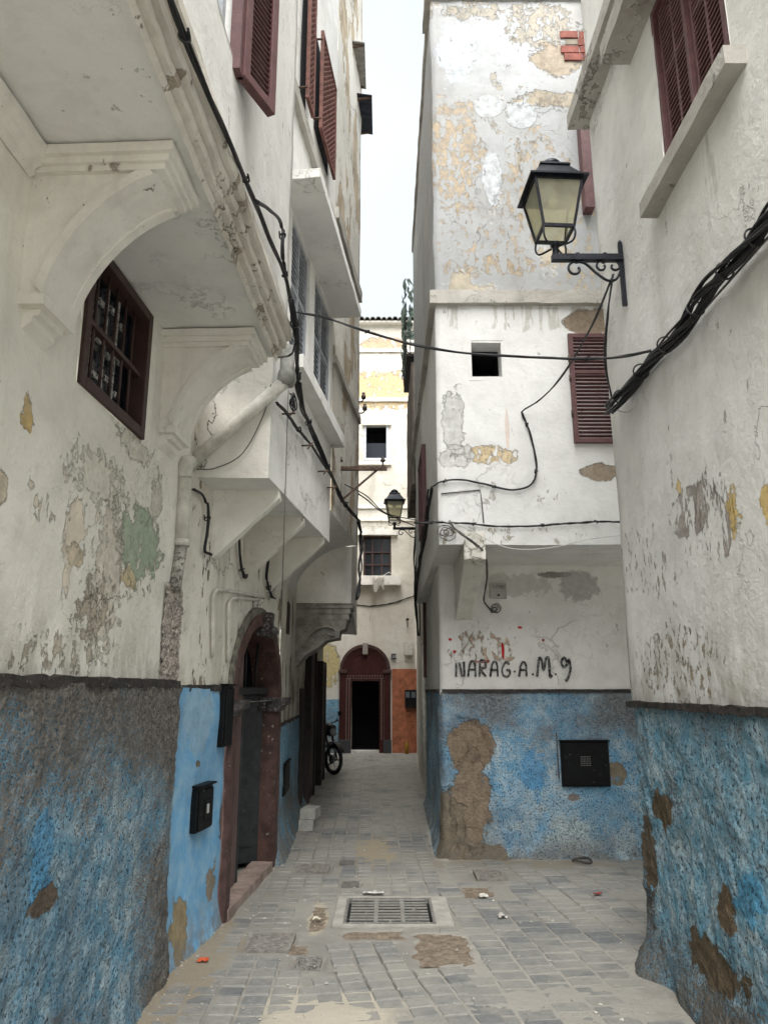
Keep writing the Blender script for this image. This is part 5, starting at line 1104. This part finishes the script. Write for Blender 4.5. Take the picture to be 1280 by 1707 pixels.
mbox(FL2, (334, 1314), (355, 1378), .05, 'black meter box with small hatch low on the smooth sky blue wall', door=(.35, .25, .4, .45))
mbox(FL2, (379, 1143), (388, 1243), .055, 'tall black meter box hanging beside the arched doorway')
mbox(FL3, (476, 1275), (483, 1316), .04, 'small black meter box on the blue wall past the arched doorway')
t, s0, s1, z0, z1 = mbox(FBl, (934, 1236), (1019, 1312), .06, 'square black meter box on the blue base beneath the graffiti', lid=True)
mb = MB()
for i in range(7):
    for j in range(5): mb.box(FBl, (s0+s1)/2-.05+.015*i, (s0+s1)/2-.043+.015*i, .06, .063, z0+.20+.02*j, z0+.207+.02*j)
MB().tube([FBl.p(s0-.03, .02, z1+.08), FBl.p(s0-.025, .02, z1-.35)], .007, 6).build('pipe', m_cabg, t)
m_txt = plain('worn_marking', (.28, .28, .27), .7); o = mb.build('marking', m_txt, t); o['kind'] = 'stuff'
t, s0, s1, z0, z1 = mbox(FBl, (816, 972), (845, 997), .06, 'small grey lettered junction box beside the concrete bracket', plain('grey_box', (.40, .39, .36), .7, var=.2), lid=False)
def text(s, fr_, s0, d, z, size, mat, parent, name='lettering'):
    cu_ = bpy.data.curves.new(name, 'FONT'); cu_.body = s; cu_.size = size; cu_.extrude = .0008; tmp = bpy.data.objects.new(name, cu_); C.objects.link(tmp); bpy.context.view_layer.update()
    me = bpy.data.meshes.new_from_object(tmp.evaluated_get(bpy.context.evaluated_depsgraph_get())); bpy.data.objects.remove(tmp)
    for v in me.vertices: p = fr_.p(s0+v.co.x, d+v.co.z, z+v.co.y)-fr_.p(s0, d, z); v.co = p
    me.materials.clear(); me.materials.append(mat); return inst(name, me, fr_.p(s0, d, z), parent)
m_ink = plain('dark_ink', (.03, .03, .035), .7)
text('LYDEC', FBl, s0+.03, .0615, z1-.055, .045, m_ink, t); MB().lathe(FBl.p((s0+s1)/2, .06, z0+.03), [(.012, 0), (.012, .006), (0, .007)], 10, axis=FBl.n).build('lock', m_ink, t)
t, *_ = mbox(Fr((.86, 20.42), (.79, 18)), (0, 0), (0, 0), .1, 'x') if 0 else (None, 0)
t = thing('meter_box', (.62, 19.9, 1.45), 'black two-window meter box on the brick-tiled wall', 'meter box'); f3 = Fr((.0, 20.47), (1, 20.47)); a, b = f3.hit(675, 1180, .1), f3.hit(694, 1150, .1)
MB().box(f3, a[0], b[0], 0, .12, a[1], b[1]).build('casing', m_box, t, bevel=.01)
for k in (0, 1): MB().box(f3, a[0]+.02+k*(b[0]-a[0])*.5, a[0]+(b[0]-a[0])*(.4+.5*k), .12, .13, b[1]-.2, b[1]-.05).build('window', plain('meter_glass', (.10, .12, .14), .2), t)
a, b = f3.hit(674, 1092, .1), f3.hit(688, 1070, .1); tag(MB().box(f3, a[0], b[0], 0, .12, a[1], b[1]).build('junction_box', m_pipe, bevel=.008), 'cream junction box high above the brick-tiled wall', 'junction box')
t = thing('house_number', f3.p(f3.hit(656, 1100)[0], .03, 1.5), 'dark blue house number plate beside the far arched doorway', 'number plate'); a, b = f3.hit(652, 1099), f3.hit(660, 1090); MB().box(f3, a[0], b[0], .02, .045, a[1], b[1]).build('plate', m_ink, t); text('33', f3, a[0]+.022, .047, a[1]+.035, .10, plain('white_digits', (.6, .6, .6), .6), t)
P = f3.P(679, 1035, .05); mb = MB(); mb.lathe(P, [(.0, 0), (.035, .01), (.04, .06), (0, .08)], 10); mb.bar(P, P-Vector((0, 0, .18)), .02); tag(mb.build('wall_fitting', m_iron), 'small dark round fitting on the far white wall', 'fitting')
pz = at_y(678, 1262, 20.2); mb = MB(); mb.lathe((pz.x, 20.15, 0), [(.0, .0), (.055, .005), (.06, .18), (.05, .25), (.02, .29), (.02, .32), (0, .32)], 14); tag(mb.build('plastic_bottle', plain('yellow_plastic', (.30, .16, .02), .4)), 'yellow plastic bottle standing against the brick-tiled wall', 'bottle')

# ================================================================== GRAFFITI
m_spray = plain('black_spray_paint', (.02, .02, .022), .8, var=.3, sc=40, worn=(.5, .49, .47), wamt=.54)
GL = {'N': [[(0, 0), (0, .9)], [(.3, .95), (.55, 0)], [(.75, 0), (.7, 1)]], 'A': [[(0, 0), (.15, .75), (.4, 1), (.65, .75), (.7, 0)], [(.05, .45), (.65, .45)]], 'R': [[(0, 0), (.1, 1), (.55, .95), (.6, .6), (.1, .5), (.65, 0)]],
      'G': [[(.7, .85), (.35, 1), (.05, .6), (.1, .15), (.45, 0), (.7, .15), (.7, .45), (.4, .45)]], '-': [[(0, .35), (.35, .38)]], '.': [[(.2, .14), (.5, .17)]], 'M': [[(0, 0), (.12, .95), (.3, .85), (.42, .35), (.6, .95), (.78, .9), (.85, .05), (1.0, .1)]],
      '9': [[(.6, .75), (.35, 1.05), (.1, .8), (.3, .55), (.6, .7), (.75, .95), (.85, .4), (.6, -.15), (.4, -.2)]]}
gt = thing('graffiti', FBl.P(850, 1128, .01), 'black sprayed letters and a 9 across the white wall above the blue base', 'graffiti')
px = 760; wd_ = {'N': 20, 'A': 19, 'R': 18, 'G': 20, '-': 9, '.': 11, 'M': 27, '9': 22}; hs = {'M': 30, '9': 31}
for i, ch in enumerate('NARAG-A.M.9'):
    for st in GL[ch]:
        q = [FBl.P(px+a*wd_[ch]*.92, 1128-b*hs.get(ch, 25)*(1+.05*math.sin(i)), .0145) for a, b in st]; cvs = cat(q, 6) if len(q) > 2 else q
        mb = MB(); w_ = .011 if ch not in 'M9' else .013; vs = []
        for k, p in enumerate(cvs):
            tt = (cvs[min(k+1, len(cvs)-1)]-cvs[max(k-1, 0)]).normalized(); nn = tt.cross(FBl.n)*w_*(1+.35*noise.noise(p*30)); vs += [p+nn, p-nn, p+nn+FBl.n*.002, p-nn+FBl.n*.002]
        m = len(cvs); fs = []
        for k in range(m-1): e = k*4; fs += [(e+2, e+6, e+7, e+3), (e, e+4, e+6, e+2), (e+1, e+3, e+7, e+5)]
        mb.add(vs, fs); mb.build('stroke', m_spray, gt)
    px += wd_[ch]
# ================================================================== SHUTTERS, SCREENS, FRAMES
a, b = FBu.hit(957, 738, .04), FBu.hit(1030, 556, .04)
sh = thing('shutter', FBu.p((a[0]+b[0])/2, .02, a[1]), 'maroon louvred shutter with rusty hinges on the white middle wall', 'shutter')
frame_rect(MB(), FBu, a[0], b[0], a[1], b[1], .045, .012, .05, [], [a[1]+(b[1]-a[1])*.64]).build('frame', m_maroon, sh, bevel=.004)
zm = a[1]+(b[1]-a[1])*.64
for z0, z1 in ((a[1]+.05, zm-.02), (zm+.02, b[1]-.05)): slats(sh, FBu, a[0]+.046, b[0]-.046, z0, z1, .032, .036, m_maroon, tilt=-.5)
for z in (a[1]+.25, b[1]-.3, b[1]-.5): MB().tube([FBu.p(a[0]-.004, .05, z), FBu.p(a[0]-.004, .05, z+.07)], .011, 6).build('hinge', m_rust, sh)
m_lat = plain('red_brown_lattice', (.16, .07, .055), .8, var=.4)
def lattice(c0_, c1_, label):
    (s0, z0), (s1, z1) = FB.hit(*c0_, .09), FB.hit(*c1_, .09)
    t = thing('lattice_screen', FB.p((s0+s1)/2, .05, z0), label, 'lattice screen', 'lattice screens on the left houses'); frame_rect(MB(), FB, s0, s1, z0, z1, .03, .06, .09).build('frame', m_lat, t)
    mb = MB(); nn = int((s1-s0)/.055)+1; nz = int((z1-z0)/.055)+1
    for i in range(1, nn): s = s0+(s1-s0)*i/nn; mb.tube([FB.p(s+.006*math.sin(z*55), .075, z) for z in [z0+(z1-z0)*k/40 for k in range(41)]], .007, 4)
    for j in range(1, nz): z = z0+(z1-z0)*j/nz; mb.bar(FB.p(s0, .07, z), FB.p(s1, .07, z), .012)
    for i in range(nn):
        for j in range(nz):
            s, z = s0+(s1-s0)*(i+.5)/nn, z0+(z1-z0)*(j+.5)/nz; r_ = .022; mb.tube([FB.p(s+r_*math.cos(q), .08, z+r_*math.sin(q)) for q in [math.pi/3*k for k in range(7)]], .005, 4, False)
    o = mb.build('lattice', m_lat, t); o['kind'] = 'stuff'; MB().box(FB, s0+.03, s1-.03, .005, .012, z0+.03, z1-.03).build('backing', m_dark, t)
    for z in (z0+.1, z1-.1): MB().tube([FB.p(s0, 0, z), FB.p(s0, .08, z)], .01, 6).build('fixing', m_rust, t)
lattice((538, 175), (563, 110), 'nearer-to-sky red lattice screen, lower right of the pair') if 0 else None
sA0 = FB.hit(537, 200, .09)[0]; sA1 = FB.hit(561, 220, .09)[0]; zA0, zA1 = FB.hit(561, 305, .09)[1], FB.hit(537, 35, .09)[1]
def lat2(s0, s1, z0, z1, label):
    pa = FB.p(s0, .09, z0); 
    t = thing('lattice_screen', FB.p((s0+s1)/2, .05, z0), label, 'lattice screen', 'lattice screens on the left houses'); frame_rect(MB(), FB, s0, s1, z0, z1, .03, .06, .09).build('frame', m_lat, t)
    mb = MB(); nn = int((s1-s0)/.06)+1; nz = int((z1-z0)/.06)+1
    for i in range(1, nn): s = s0+(s1-s0)*i/nn; mb.bar(FB.p(s, .075, z0), FB.p(s, .075, z1), .011)
    for j in range(1, nz): z = z0+(z1-z0)*j/nz; mb.bar(FB.p(s0, .07, z), FB.p(s1, .07, z), .011)
    for i in range(nn):
        for j in range(nz):
            s, z = s0+(s1-s0)*(i+.5)/nn, z0+(z1-z0)*(j+.5)/nz; r_ = .024; mb.tube([FB.p(s+r_*math.cos(q), .08, z+r_*math.sin(q)) for q in [math.pi/3*k for k in range(7)]], .006, 3, False)
    o = mb.build('lattice', m_lat, t); o['kind'] = 'stuff'; MB().box(FB, s0+.03, s1-.03, .005, .012, z0+.03, z1-.03).build('backing', m_dark, t)
    for z in (z0+.1, z1-.1): MB().tube([FB.p(s0, 0, z), FB.p(s0, .08, z)], .01, 6).build('fixing', m_rust, t)
lat2(sA0, sA1, zA0, zA1, 'long red-brown lattice screen nearest the sky on the left')
sB0, sB1 = FB.hit(503, 60, .09)[0], FB.hit(527, 100, .09)[0]; zB0 = FB.hit(520, 180, .09)[1]
lat2(max(.5, sB0), sB1, zB0, zB0+1.7, 'red-brown lattice screen cut by the top of the photo, left of the long one')
# corrugated awnings
def awning(px0, py0, px1, py1, y, col, label, L=.9):
    a = at_y(px0, py0, y); b = at_y(px1, py0, y); t_ = Vector; mb = MB(); n_ = 14; vs = []
    for th in (0, -.012):
        for i in range(n_+1):
            yy = y+L*i/n_; zc = .012*math.sin(i*2.4)
            for x, z in ((a.x-.15, b.z+.06), (b.x, a.z)): vs.append(Vector((x, yy, z+zc+th)))
    k = (n_+1)*2; fs = []
    for i in range(n_): e = i*2; fs += [(e, e+2, e+3, e+1), (k+e, k+e+1, k+e+3, k+e+2), (e+1, e+3, k+e+3, k+e+1)]
    fs += [(0, 1, k+1, k), (2*n_, k+2*n_, k+2*n_+1, 2*n_+1)]
    mb.add(vs, fs); t = thing('awning', (a.x, y, a.z), label, 'awning', 'corrugated awnings'); mb.build('sheet', plain('awning_sheet', col, .8, var=.3), t)
    MB().bar((a.x-.1, y+.05, a.z-.05), (b.x-.02, y+.05, a.z), .025).build('strut', m_rust, t); MB().bar((a.x-.1, y+L-.05, a.z-.05), (b.x-.02, y+L-.05, a.z), .025).build('strut', m_rust, t)
awning(590, 158, 620, 222, 8.6, (.025, .03, .045), 'dark corrugated awning jutting over the alley, lower of two', .75)
awning(584, 70, 608, 150, 8.2, (.28, .27, .25), 'grey corrugated awning jutting over the alley, upper of two', .8)
m_dkw = plain('almost_black_wood', (.028, .020, .018), .7, var=.5, worn=(.09, .07, .06), wamt=.64)
# dark door frames down the left side
for i, (y0, dd, z1, w_, lab) in enumerate(((10.5, .06, 1.62, .34, 'first dark plank doorframe past the blue base on the left'), (11.5, .10, 2.3, 1.0, 'tall dark door in a deep frame before the fourth left house'), (13.6, .12, 2.1, .95, 'last dark door on the left, beside the motorbike'))):
    F_ = FL3 if y0 < 11.2 else FL4; b0_ = 7.67 if y0 < 11.2 else 11.2; s = y0-b0_
    t = thing('door', F_.p(s+w_/2, 0, 0), lab, 'door', 'dark doors along the left side'); MB().box(F_, s, s+.10, -.01, dd, 0, z1).build('door_post', m_dkw, t, bevel=.005); MB().box(F_, s+w_-.1, s+w_, -.01, dd, 0, z1).build('door_post', m_dkw, t, bevel=.005)
    MB().box(F_, s+.1, s+w_-.1, -.01, dd-.004, z1-.12, z1-.002).build('lintel', m_dkw, t); MB().box(F_, s+.1, s+w_-.1, -.01, dd-.025, 0.02, z1-.12).build('door_leaf', m_dkw, t)
for px, py0, py1, F_, lab in ((480, 1005, 1058, FL3, 'narrow dark slot window above the small meter box'), (499, 1030, 1080, FL3, 'farther narrow dark slot window on the left wall')):
    s, z1 = F_.hit(px, py0); _, z0 = F_.hit(px, py1); t = thing('slot_window', F_.p(s, 0, z0), lab, 'window'); frame_rect(MB(), F_, s-.1, s+.1, z0, z1, .02, -.01, .02).build('frame', m_brownw, t); MB().box(F_, s-.08, s+.08, .0, .008, z0+.02, z1-.02).build('pane', m_glass, t)
# right alley side
FJ = Fr((.50, 11.5), (.50, 6.68))
for F_, p0, p1, lab in ((FBs, (703, 995), (711, 1130), 'tall dark shuttered window on the alley side of the corner house'), (FJ, (703, 735), (710, 880), 'dark upper shutter on the alley side of the corner house')):
    a = F_.hit(p0[0], (p0[1]+p1[1])/2); b = F_.hit(p1[0], (p0[1]+p1[1])/2); s0, s1 = sorted((a[0], b[0])); z1 = F_.hit(p1[0], p0[1])[1]; z0 = F_.hit(p1[0], p1[1])[1]; s0 = max(s0, .1)
    t = thing('shutter', F_.p((s0+s1)/2, 0, z0), lab, 'shutter'); frame_rect(MB(), F_, s0, s1, z0, z1, .05, .0, .05, [(s0+s1)/2]).build('frame', m_maroon2, t); slats(t, F_, s0+.05, s1-.05, z0+.06, z1-.06, .02, .04, m_maroon2, joined=True)
P = at_y(698, 1245, 12.2); mb = MB(); mb.tube([(.615, 11.9, .35), (.615, 11.9, 2.3)], .035, 10); tag(mb.build('downpipe', m_pipe), 'white vertical pipe at the far end of the corner house', 'pipe')
strands('cable_bundle', [at_y(716, 815, 7.3), at_y(712, 860, 8), at_y(706, 905, 9), at_y(697, 950, 10.5), at_y(692, 1000, 11.5)], 7, .008, .035, 'tangled dark cables down the alley side of the corner house', seed=31, tw=2, ties=2)
strands('cable_bundle', [at_y(700, 700, 11.3), at_y(695, 790, 11.4), at_y(693, 880, 11.5), at_y(694, 960, 11.5), at_y(698, 1060, 11.6)], 5, .010, .05, 'dark cables hanging vertically behind the small lantern', seed=32, tw=1.5)
mb = tangle(FBu, 745, 888, .02, 4, .06, .0035, 8)
tag(mb.build('wire_tangle', m_cabg), 'tangle of loose wires at the corner above the bracket', 'wire')
strands('cable', [FF.P(588, 1008, .03), FF.P(620, 1010, .03), FF.P(655, 1005, .03), FF.P(690, 993, .03)], 2, .014, .012, 'cable strung along the closing house above its doorway', seed=33, tw=3)
# netted balcony on the right
rl = thing('balcony', (.45, 11.9, 7.35), 'small iron balcony wrapped in torn green netting against the sky', 'balcony'); zf = at_y(690, 598, 11.8).z; zt_ = at_y(690, 484, 11.8).z
bx0, bx1, by0, by1 = .37, .66, 11.6, 13.2
for i in range(9):
    y = by0+(by1-by0)*i/8; MB().tube(cat([(bx1, y, zf), (bx0+.06, y, zf), (bx0, y, zf+.18), (bx0, y, zf+.9)], 4), .009, 5).build('rail_bar', m_iron, rl)
for i in range(4):
    x = bx0+(bx1-bx0)*i/4; MB().tube(cat([(x, by0, zf), (x, by0, zf+.3), (x, by0, zf+.9)], 3), .009, 5).build('rail_bar', m_iron, rl)
MB().bar((bx0, by0, zf+.9), (bx0, by1, zf+.9), .03).build('handrail', m_iron, rl); MB().box(W(bx0, by0), 0, by1-by0, 0, bx1-bx0, zf-.04, zf).build('floor', m_iron, rl)
mb = MB(); n_ = 40; m_ = 12; vs = []
for i in range(n_+1):
    for j in range(m_+1):
        u, v = i/n_, j/m_; y = by0-.03+(by1-by0)*v; q = Vector((bx0-.02, y, zf+.15+(zt_-zf-.05)*u)); q += noise.noise_vector(q*5)*.055+noise.noise_vector(q*14)*.035; vs.append(q)
mb.add(vs, [(i*(m_+1)+j, (i+1)*(m_+1)+j, (i+1)*(m_+1)+j+1, i*(m_+1)+j+1) for i in range(n_) for j in range(m_) if noise.noise(vs[i*(m_+1)+j]*8) > -.1]); vs = []
for i in range(n_+1):
    for j in range(7):
        u, v = i/n_, j/6; q = Vector((bx0-.02+.2*v, by0-.05, zf+.15+(zt_-zf-.05-.3*v)*u)); q += noise.noise_vector(q*5)*.08+noise.noise_vector(q*14)*.035; vs.append(q)
mb.add(vs, [(i*7+j, (i+1)*7+j, (i+1)*7+j+1, i*7+j+1) for i in range(n_) for j in range(6) if noise.noise(vs[i*7+j]*9) > -.12])
tag(mb.build('netting', plain('green_netting', (.15, .20, .17), .9, var=.5, sc=9, worn=(.3, .33, .3), wamt=.58)), 'torn grey-green netting bunched over the balcony rail', 'netting')
# ================================================================== SMALL THINGS
P = at_z(512, 1385, 0); m_blk = plain('concrete_block', (.46, .45, .41), .95, var=.25, sc=9, worn=(.3, .29, .26), wamt=.6); fb = Fr((P.x-.10, P.y), (P.x+.08, P.y-.01))
tag(MB().rbox(fb, 0, .17, -.22, 0, 0, .12, .04, .004, 9).build('concrete_block', m_blk), 'lower concrete block against the left wall', 'block', 'stacked concrete blocks')
tag(MB().rbox(Fr((P.x-.09, P.y+.03), (P.x+.1, P.y+.0)), 0, .18, -.28, .0, .124, .235, .04, .004, 9).build('concrete_block', m_blk), 'upper pale concrete block resting on the other one', 'block', 'stacked concrete blocks')
def scrap(px, py, sx, sy, col, label, name='litter', k=1):
    P = G0(px, py); mb = MB(); n_ = 7; vs = []
    for i in range(n_+1):
        for j in range(n_+1): q = Vector((P.x+sx*(i/n_-.5), P.y+sy*(j/n_-.5), 0)); q += noise.noise_vector(q*22)*min(sx, sy)*.25; q.z = .012+abs(noise.noise(q*30))*.03*k; vs.append(q)
    mb.add(vs, [(i*(n_+1)+j, (i+1)*(n_+1)+j, (i+1)*(n_+1)+j+1, i*(n_+1)+j+1) for i in range(n_) for j in range(n_)]); tag(mb.build(name, plain('litter_'+str(px), col, .6, var=.3)), label, 'litter')
scrap(338, 1605, .07, .05, (.55, .10, .03), 'crumpled orange wrapper on the dust by the sky blue wall')
scrap(996, 1493, .07, .06, (.35, .02, .02), 'red scrap of litter on the paving before the corner house'); scrap(622, 1491, .16, .05, (.65, .63, .58), 'crumpled white litter just beyond the grate')
scrap(836, 1531, .06, .07, (.55, .52, .48), 'pale rubble in the broken paving on the right'); scrap(528, 1535, .06, .05, (.6, .55, .42), 'pale scrap in the narrow dirt gap'); scrap(805, 1496, .06, .10, (.6, .58, .52), 'white flakes beside the dirt patch by the corner house')
P = G0(970, 1438); mb = MB(); mb.tube([(P.x+.085*math.cos(a), P.y+.10*math.sin(a), .022+.008*math.sin(2*a)) for a in [2*math.pi*i/20 for i in range(20)]], .011, 7); tag(mb.build('rubber_ring', plain('old_rubber', (.07, .065, .06), .8)), 'dirty black ring lying at the foot of the blue corner house', 'ring')
r2 = random.Random(9); mb = MB()
for i in range(900):
    y = 3.9+6*r2.random()**1.5; x = xl(y)+(min(xr(y), 1.9)-xl(y))*(r2.random() if r2.random() < .5 else r2.random()**4); s = .0025+.006*r2.random()**3; q = [Vector((x+s*(r2.random()-.5)*2+dx*s, y+dy*s, .003+max(0, dusth(x, y))+dz_*s)) for dx, dy, dz_ in ((-1, -1, 0), (1, -1, 0), (1, 1, 0), (-1, 1, 0), (0, 0, 1.3))]
    mb.add(q, [(0, 1, 4), (1, 2, 4), (2, 3, 4), (3, 0, 4)])
o = mb.build('grit', plain('pale_grit', (.42, .40, .35), .9, var=.5, sc=3)); o['kind'] = 'stuff'
# cloth and hanger on the far ledge
a = FF.P(622, 962, .31); b = FF.P(640, 962, .31); mb = MB(); vs = []
for i in range(13):
    for j in range(9):
        u, v = i/12, j/8; q = a.lerp(b, u); q = q+Vector((0, .12-.18*min(1, v*3)-.01, -max(0, v-.3)*.48*(1+.3*math.sin(u*7))))+Vector((0, -.02*math.sin(u*14), .01)); vs.append(q)
mb.add(vs, [(i*9+j, (i+1)*9+j, (i+1)*9+j+1, i*9+j+1) for i in range(12) for j in range(8)], True); tag(mb.build('cloth', plain('patterned_cloth', (.5, .47, .42), .9, var=.2, sc=30, worn=(.10, .09, .08), wamt=.5)), 'patterned cloth drying over the far window ledge', 'cloth')
P = FF.P(648, 960, .22); mb = MB(); mb.tube([P+Vector((-.16, 0, 0)), P+Vector((0, 0, .10)), P+Vector((.16, 0, 0)), P+Vector((-.16, 0, 0))], .012, 5); tag(mb.build('hanger', m_cabw), 'white clothes hanger on the far window ledge', 'hanger')
# ================================================================== MOTORBIKE
m_blk2 = plain('black_bike_plastic', (.012, .012, .014), .4, var=.3); m_tyre = plain('rubber_tyre', (.02, .02, .02), .85); m_chr = plain('dull_metal', (.35, .35, .35), .35, .8); m_dgr = plain('dark_engine', (.05, .05, .05), .6, .4)
fwc = Vector((-.98, 15.3, .29)); hd = Vector((.62, -.78, 0)).normalized(); sd_ = Vector((hd.y, -hd.x, 0)); T = lambda f_, s_, z_: Vector((fwc.x, fwc.y, 0))+hd*f_+sd_*s_+Vector((0, 0, z_))
mo = thing('motorbike', (fwc.x, fwc.y, 0), 'black motorbike parked half behind the left doors near the closing house', 'motorbike')
def wheel(f_, R_, nm):
    w_ = thing(nm, T(f_, 0, R_), None, None, parent=mo); cc_ = T(f_, 0, R_)
    circ = lambda r_, n_=28: [cc_+(hd*math.cos(a)+Vector((0, 0, 1))*math.sin(a))*r_ for a in [2*math.pi*i/n_ for i in range(n_+1)]]
    MB().tube(circ(R_-.035), .037, 8, False).build('tyre', m_tyre, w_); MB().tube(circ(R_-.075), .013, 6, False).build('rim', m_chr, w_)
    mb = MB(); mb.tube([cc_-sd_*.05, cc_+sd_*.05], .04, 10)
    for i in range(5): a = 2*math.pi*i/5; mb.bar(cc_, cc_+(hd*math.cos(a)+Vector((0, 0, 1))*math.sin(a))*(R_-.07), .02, .03)
    mb.build('hub', m_chr, w_); MB().tube([cc_+sd_*.045, cc_+sd_*.05], .09, 16).build('brake_disc', m_chr, w_)
wheel(0, .285, 'front_wheel'); wheel(-1.22, .285, 'rear_wheel')
for s_ in (-.075, .075): MB().tube([T(0, s_, .285), T(-.20, s_, .80)], .021, 8).build('fork', m_dgr, mo)
mb = MB(); vs = []; n_ = 10
for i in range(n_+1):
    a = math.pi*(.15+.62*i/n_)
    for s_ in (-.055, .055): vs.append(T(.33*math.cos(a), s_, .285+.33*math.sin(a)))
    for s_ in (-.055, .055): vs.append(T(.315*math.cos(a), s_, .285+.315*math.sin(a)))
mb.add(vs, [(i*4, i*4+1, i*4+5, i*4+4) for i in range(n_)]+[(i*4+2, i*4+6, i*4+7, i*4+3) for i in range(n_)]+[(i*4, i*4+4, i*4+6, i*4+2) for i in range(n_)]+[(i*4+1, i*4+3, i*4+7, i*4+5) for i in range(n_)]); mb.build('front_mudguard', m_blk2, mo)
mb = MB(); mb.tube(cat([T(-.42, -.36, .99), T(-.34, -.32, 1.0), T(-.25, -.12, .95), T(-.23, 0, .93), T(-.25, .12, .95), T(-.34, .32, 1.0), T(-.42, .36, .99)], 5), .013, 7); mb.build('handlebar', m_dgr, mo)
for s_ in (-1, 1):
    MB().tube([T(-.42, .37*s_, .99), T(-.33, .31*s_, 1.0)], .02, 8).build('grip', m_blk2, mo); q = T(-.30, .26*s_, 1.0); mb = MB(); mb.tube([q, q+Vector((0, 0, .14))+sd_*.05*s_], .006, 5); mb.lathe(q+Vector((0, 0, .14))+sd_*.09*s_, [(0, -.012), (.05, -.01), (.05, .01), (0, .012)], 12, axis=-hd); mb.build('mirror', m_blk2, mo)
def loft(secs, n_=14):
    mb = MB(); vs = []
    for f_, zc, hw_, hh_ in secs:
        for i in range(n_):
            a = 2*math.pi*i/n_; ca, sa = math.cos(a), math.sin(a); vs.append(T(f_, hw_*math.copysign(abs(ca)**.7, ca), zc+hh_*math.copysign(abs(sa)**.7, sa)))
    k = len(secs); mb.add(vs, [(i*n_+j, i*n_+(j+1) % n_, (i+1)*n_+(j+1) % n_, (i+1)*n_+j) for i in range(k-1) for j in range(n_)]+[tuple(range(n_))[::-1], tuple((k-1)*n_+j for j in range(n_))], True); return mb
loft([(-.02, .80, .05, .05), (-.06, .82, .10, .11), (-.16, .84, .11, .12), (-.22, .86, .07, .08)]).build('headlight', m_blk2, mo); MB().lathe(T(-.03, 0, .80), [(.075, 0), (.07, .012), (0, .02)], 16, axis=hd).build('lens', plain('headlight_lens', (.3, .32, .33), .15), mo)
loft([(-.30, .78, .04, .06), (-.38, .80, .12, .12), (-.60, .80, .14, .12), (-.72, .74, .08, .07)]).build('fuel_tank', m_blk2, mo); loft([(-.68, .78, .08, .03), (-.8, .78, .12, .045), (-1.15, .80, .13, .05), (-1.38, .84, .09, .04)]).build('seat', m_blk2, mo)
loft([(-.42, .42, .06, .10), (-.5, .44, .14, .17), (-.72, .42, .15, .16), (-.85, .40, .07, .08)]).build('engine', m_dgr, mo); loft([(-1.1, .62, .09, .06), (-1.3, .66, .09, .07), (-1.5, .60, .06, .03), (-1.62, .5, .05, .02)]).build('rear_mudguard', m_blk2, mo)
mb = MB()
for a, b in (((-.22, 0, .78), (-.5, 0, .25)), ((-.24, 0, .84), (-1.1, 0, .72)), ((-.5, 0, .25), (-.9, 0, .32)), ((-.9, 0, .32), (-1.1, 0, .72))): mb.tube([T(*a), T(*b)], .02, 7)
for s_ in (-.09, .09): mb.tube([T(-.85, s_, .32), T(-1.22, s_, .285)], .016, 6); mb.tube([T(-1.22, s_, .285), T(-1.05, s_, .68)], .02, 6)
mb.build('frame', m_dgr, mo); MB().tube(cat([T(-.5, .12, .3), T(-.7, .16, .22), T(-1.0, .17, .25), T(-1.45, .18, .36)], 5), .03, 8).build('exhaust', m_chr, mo)
mb = MB(); mb.tube([T(-.62, -.1, .28), T(-.56, -.26, .0)], .010, 6); mb.build('side_stand', m_dgr, mo)
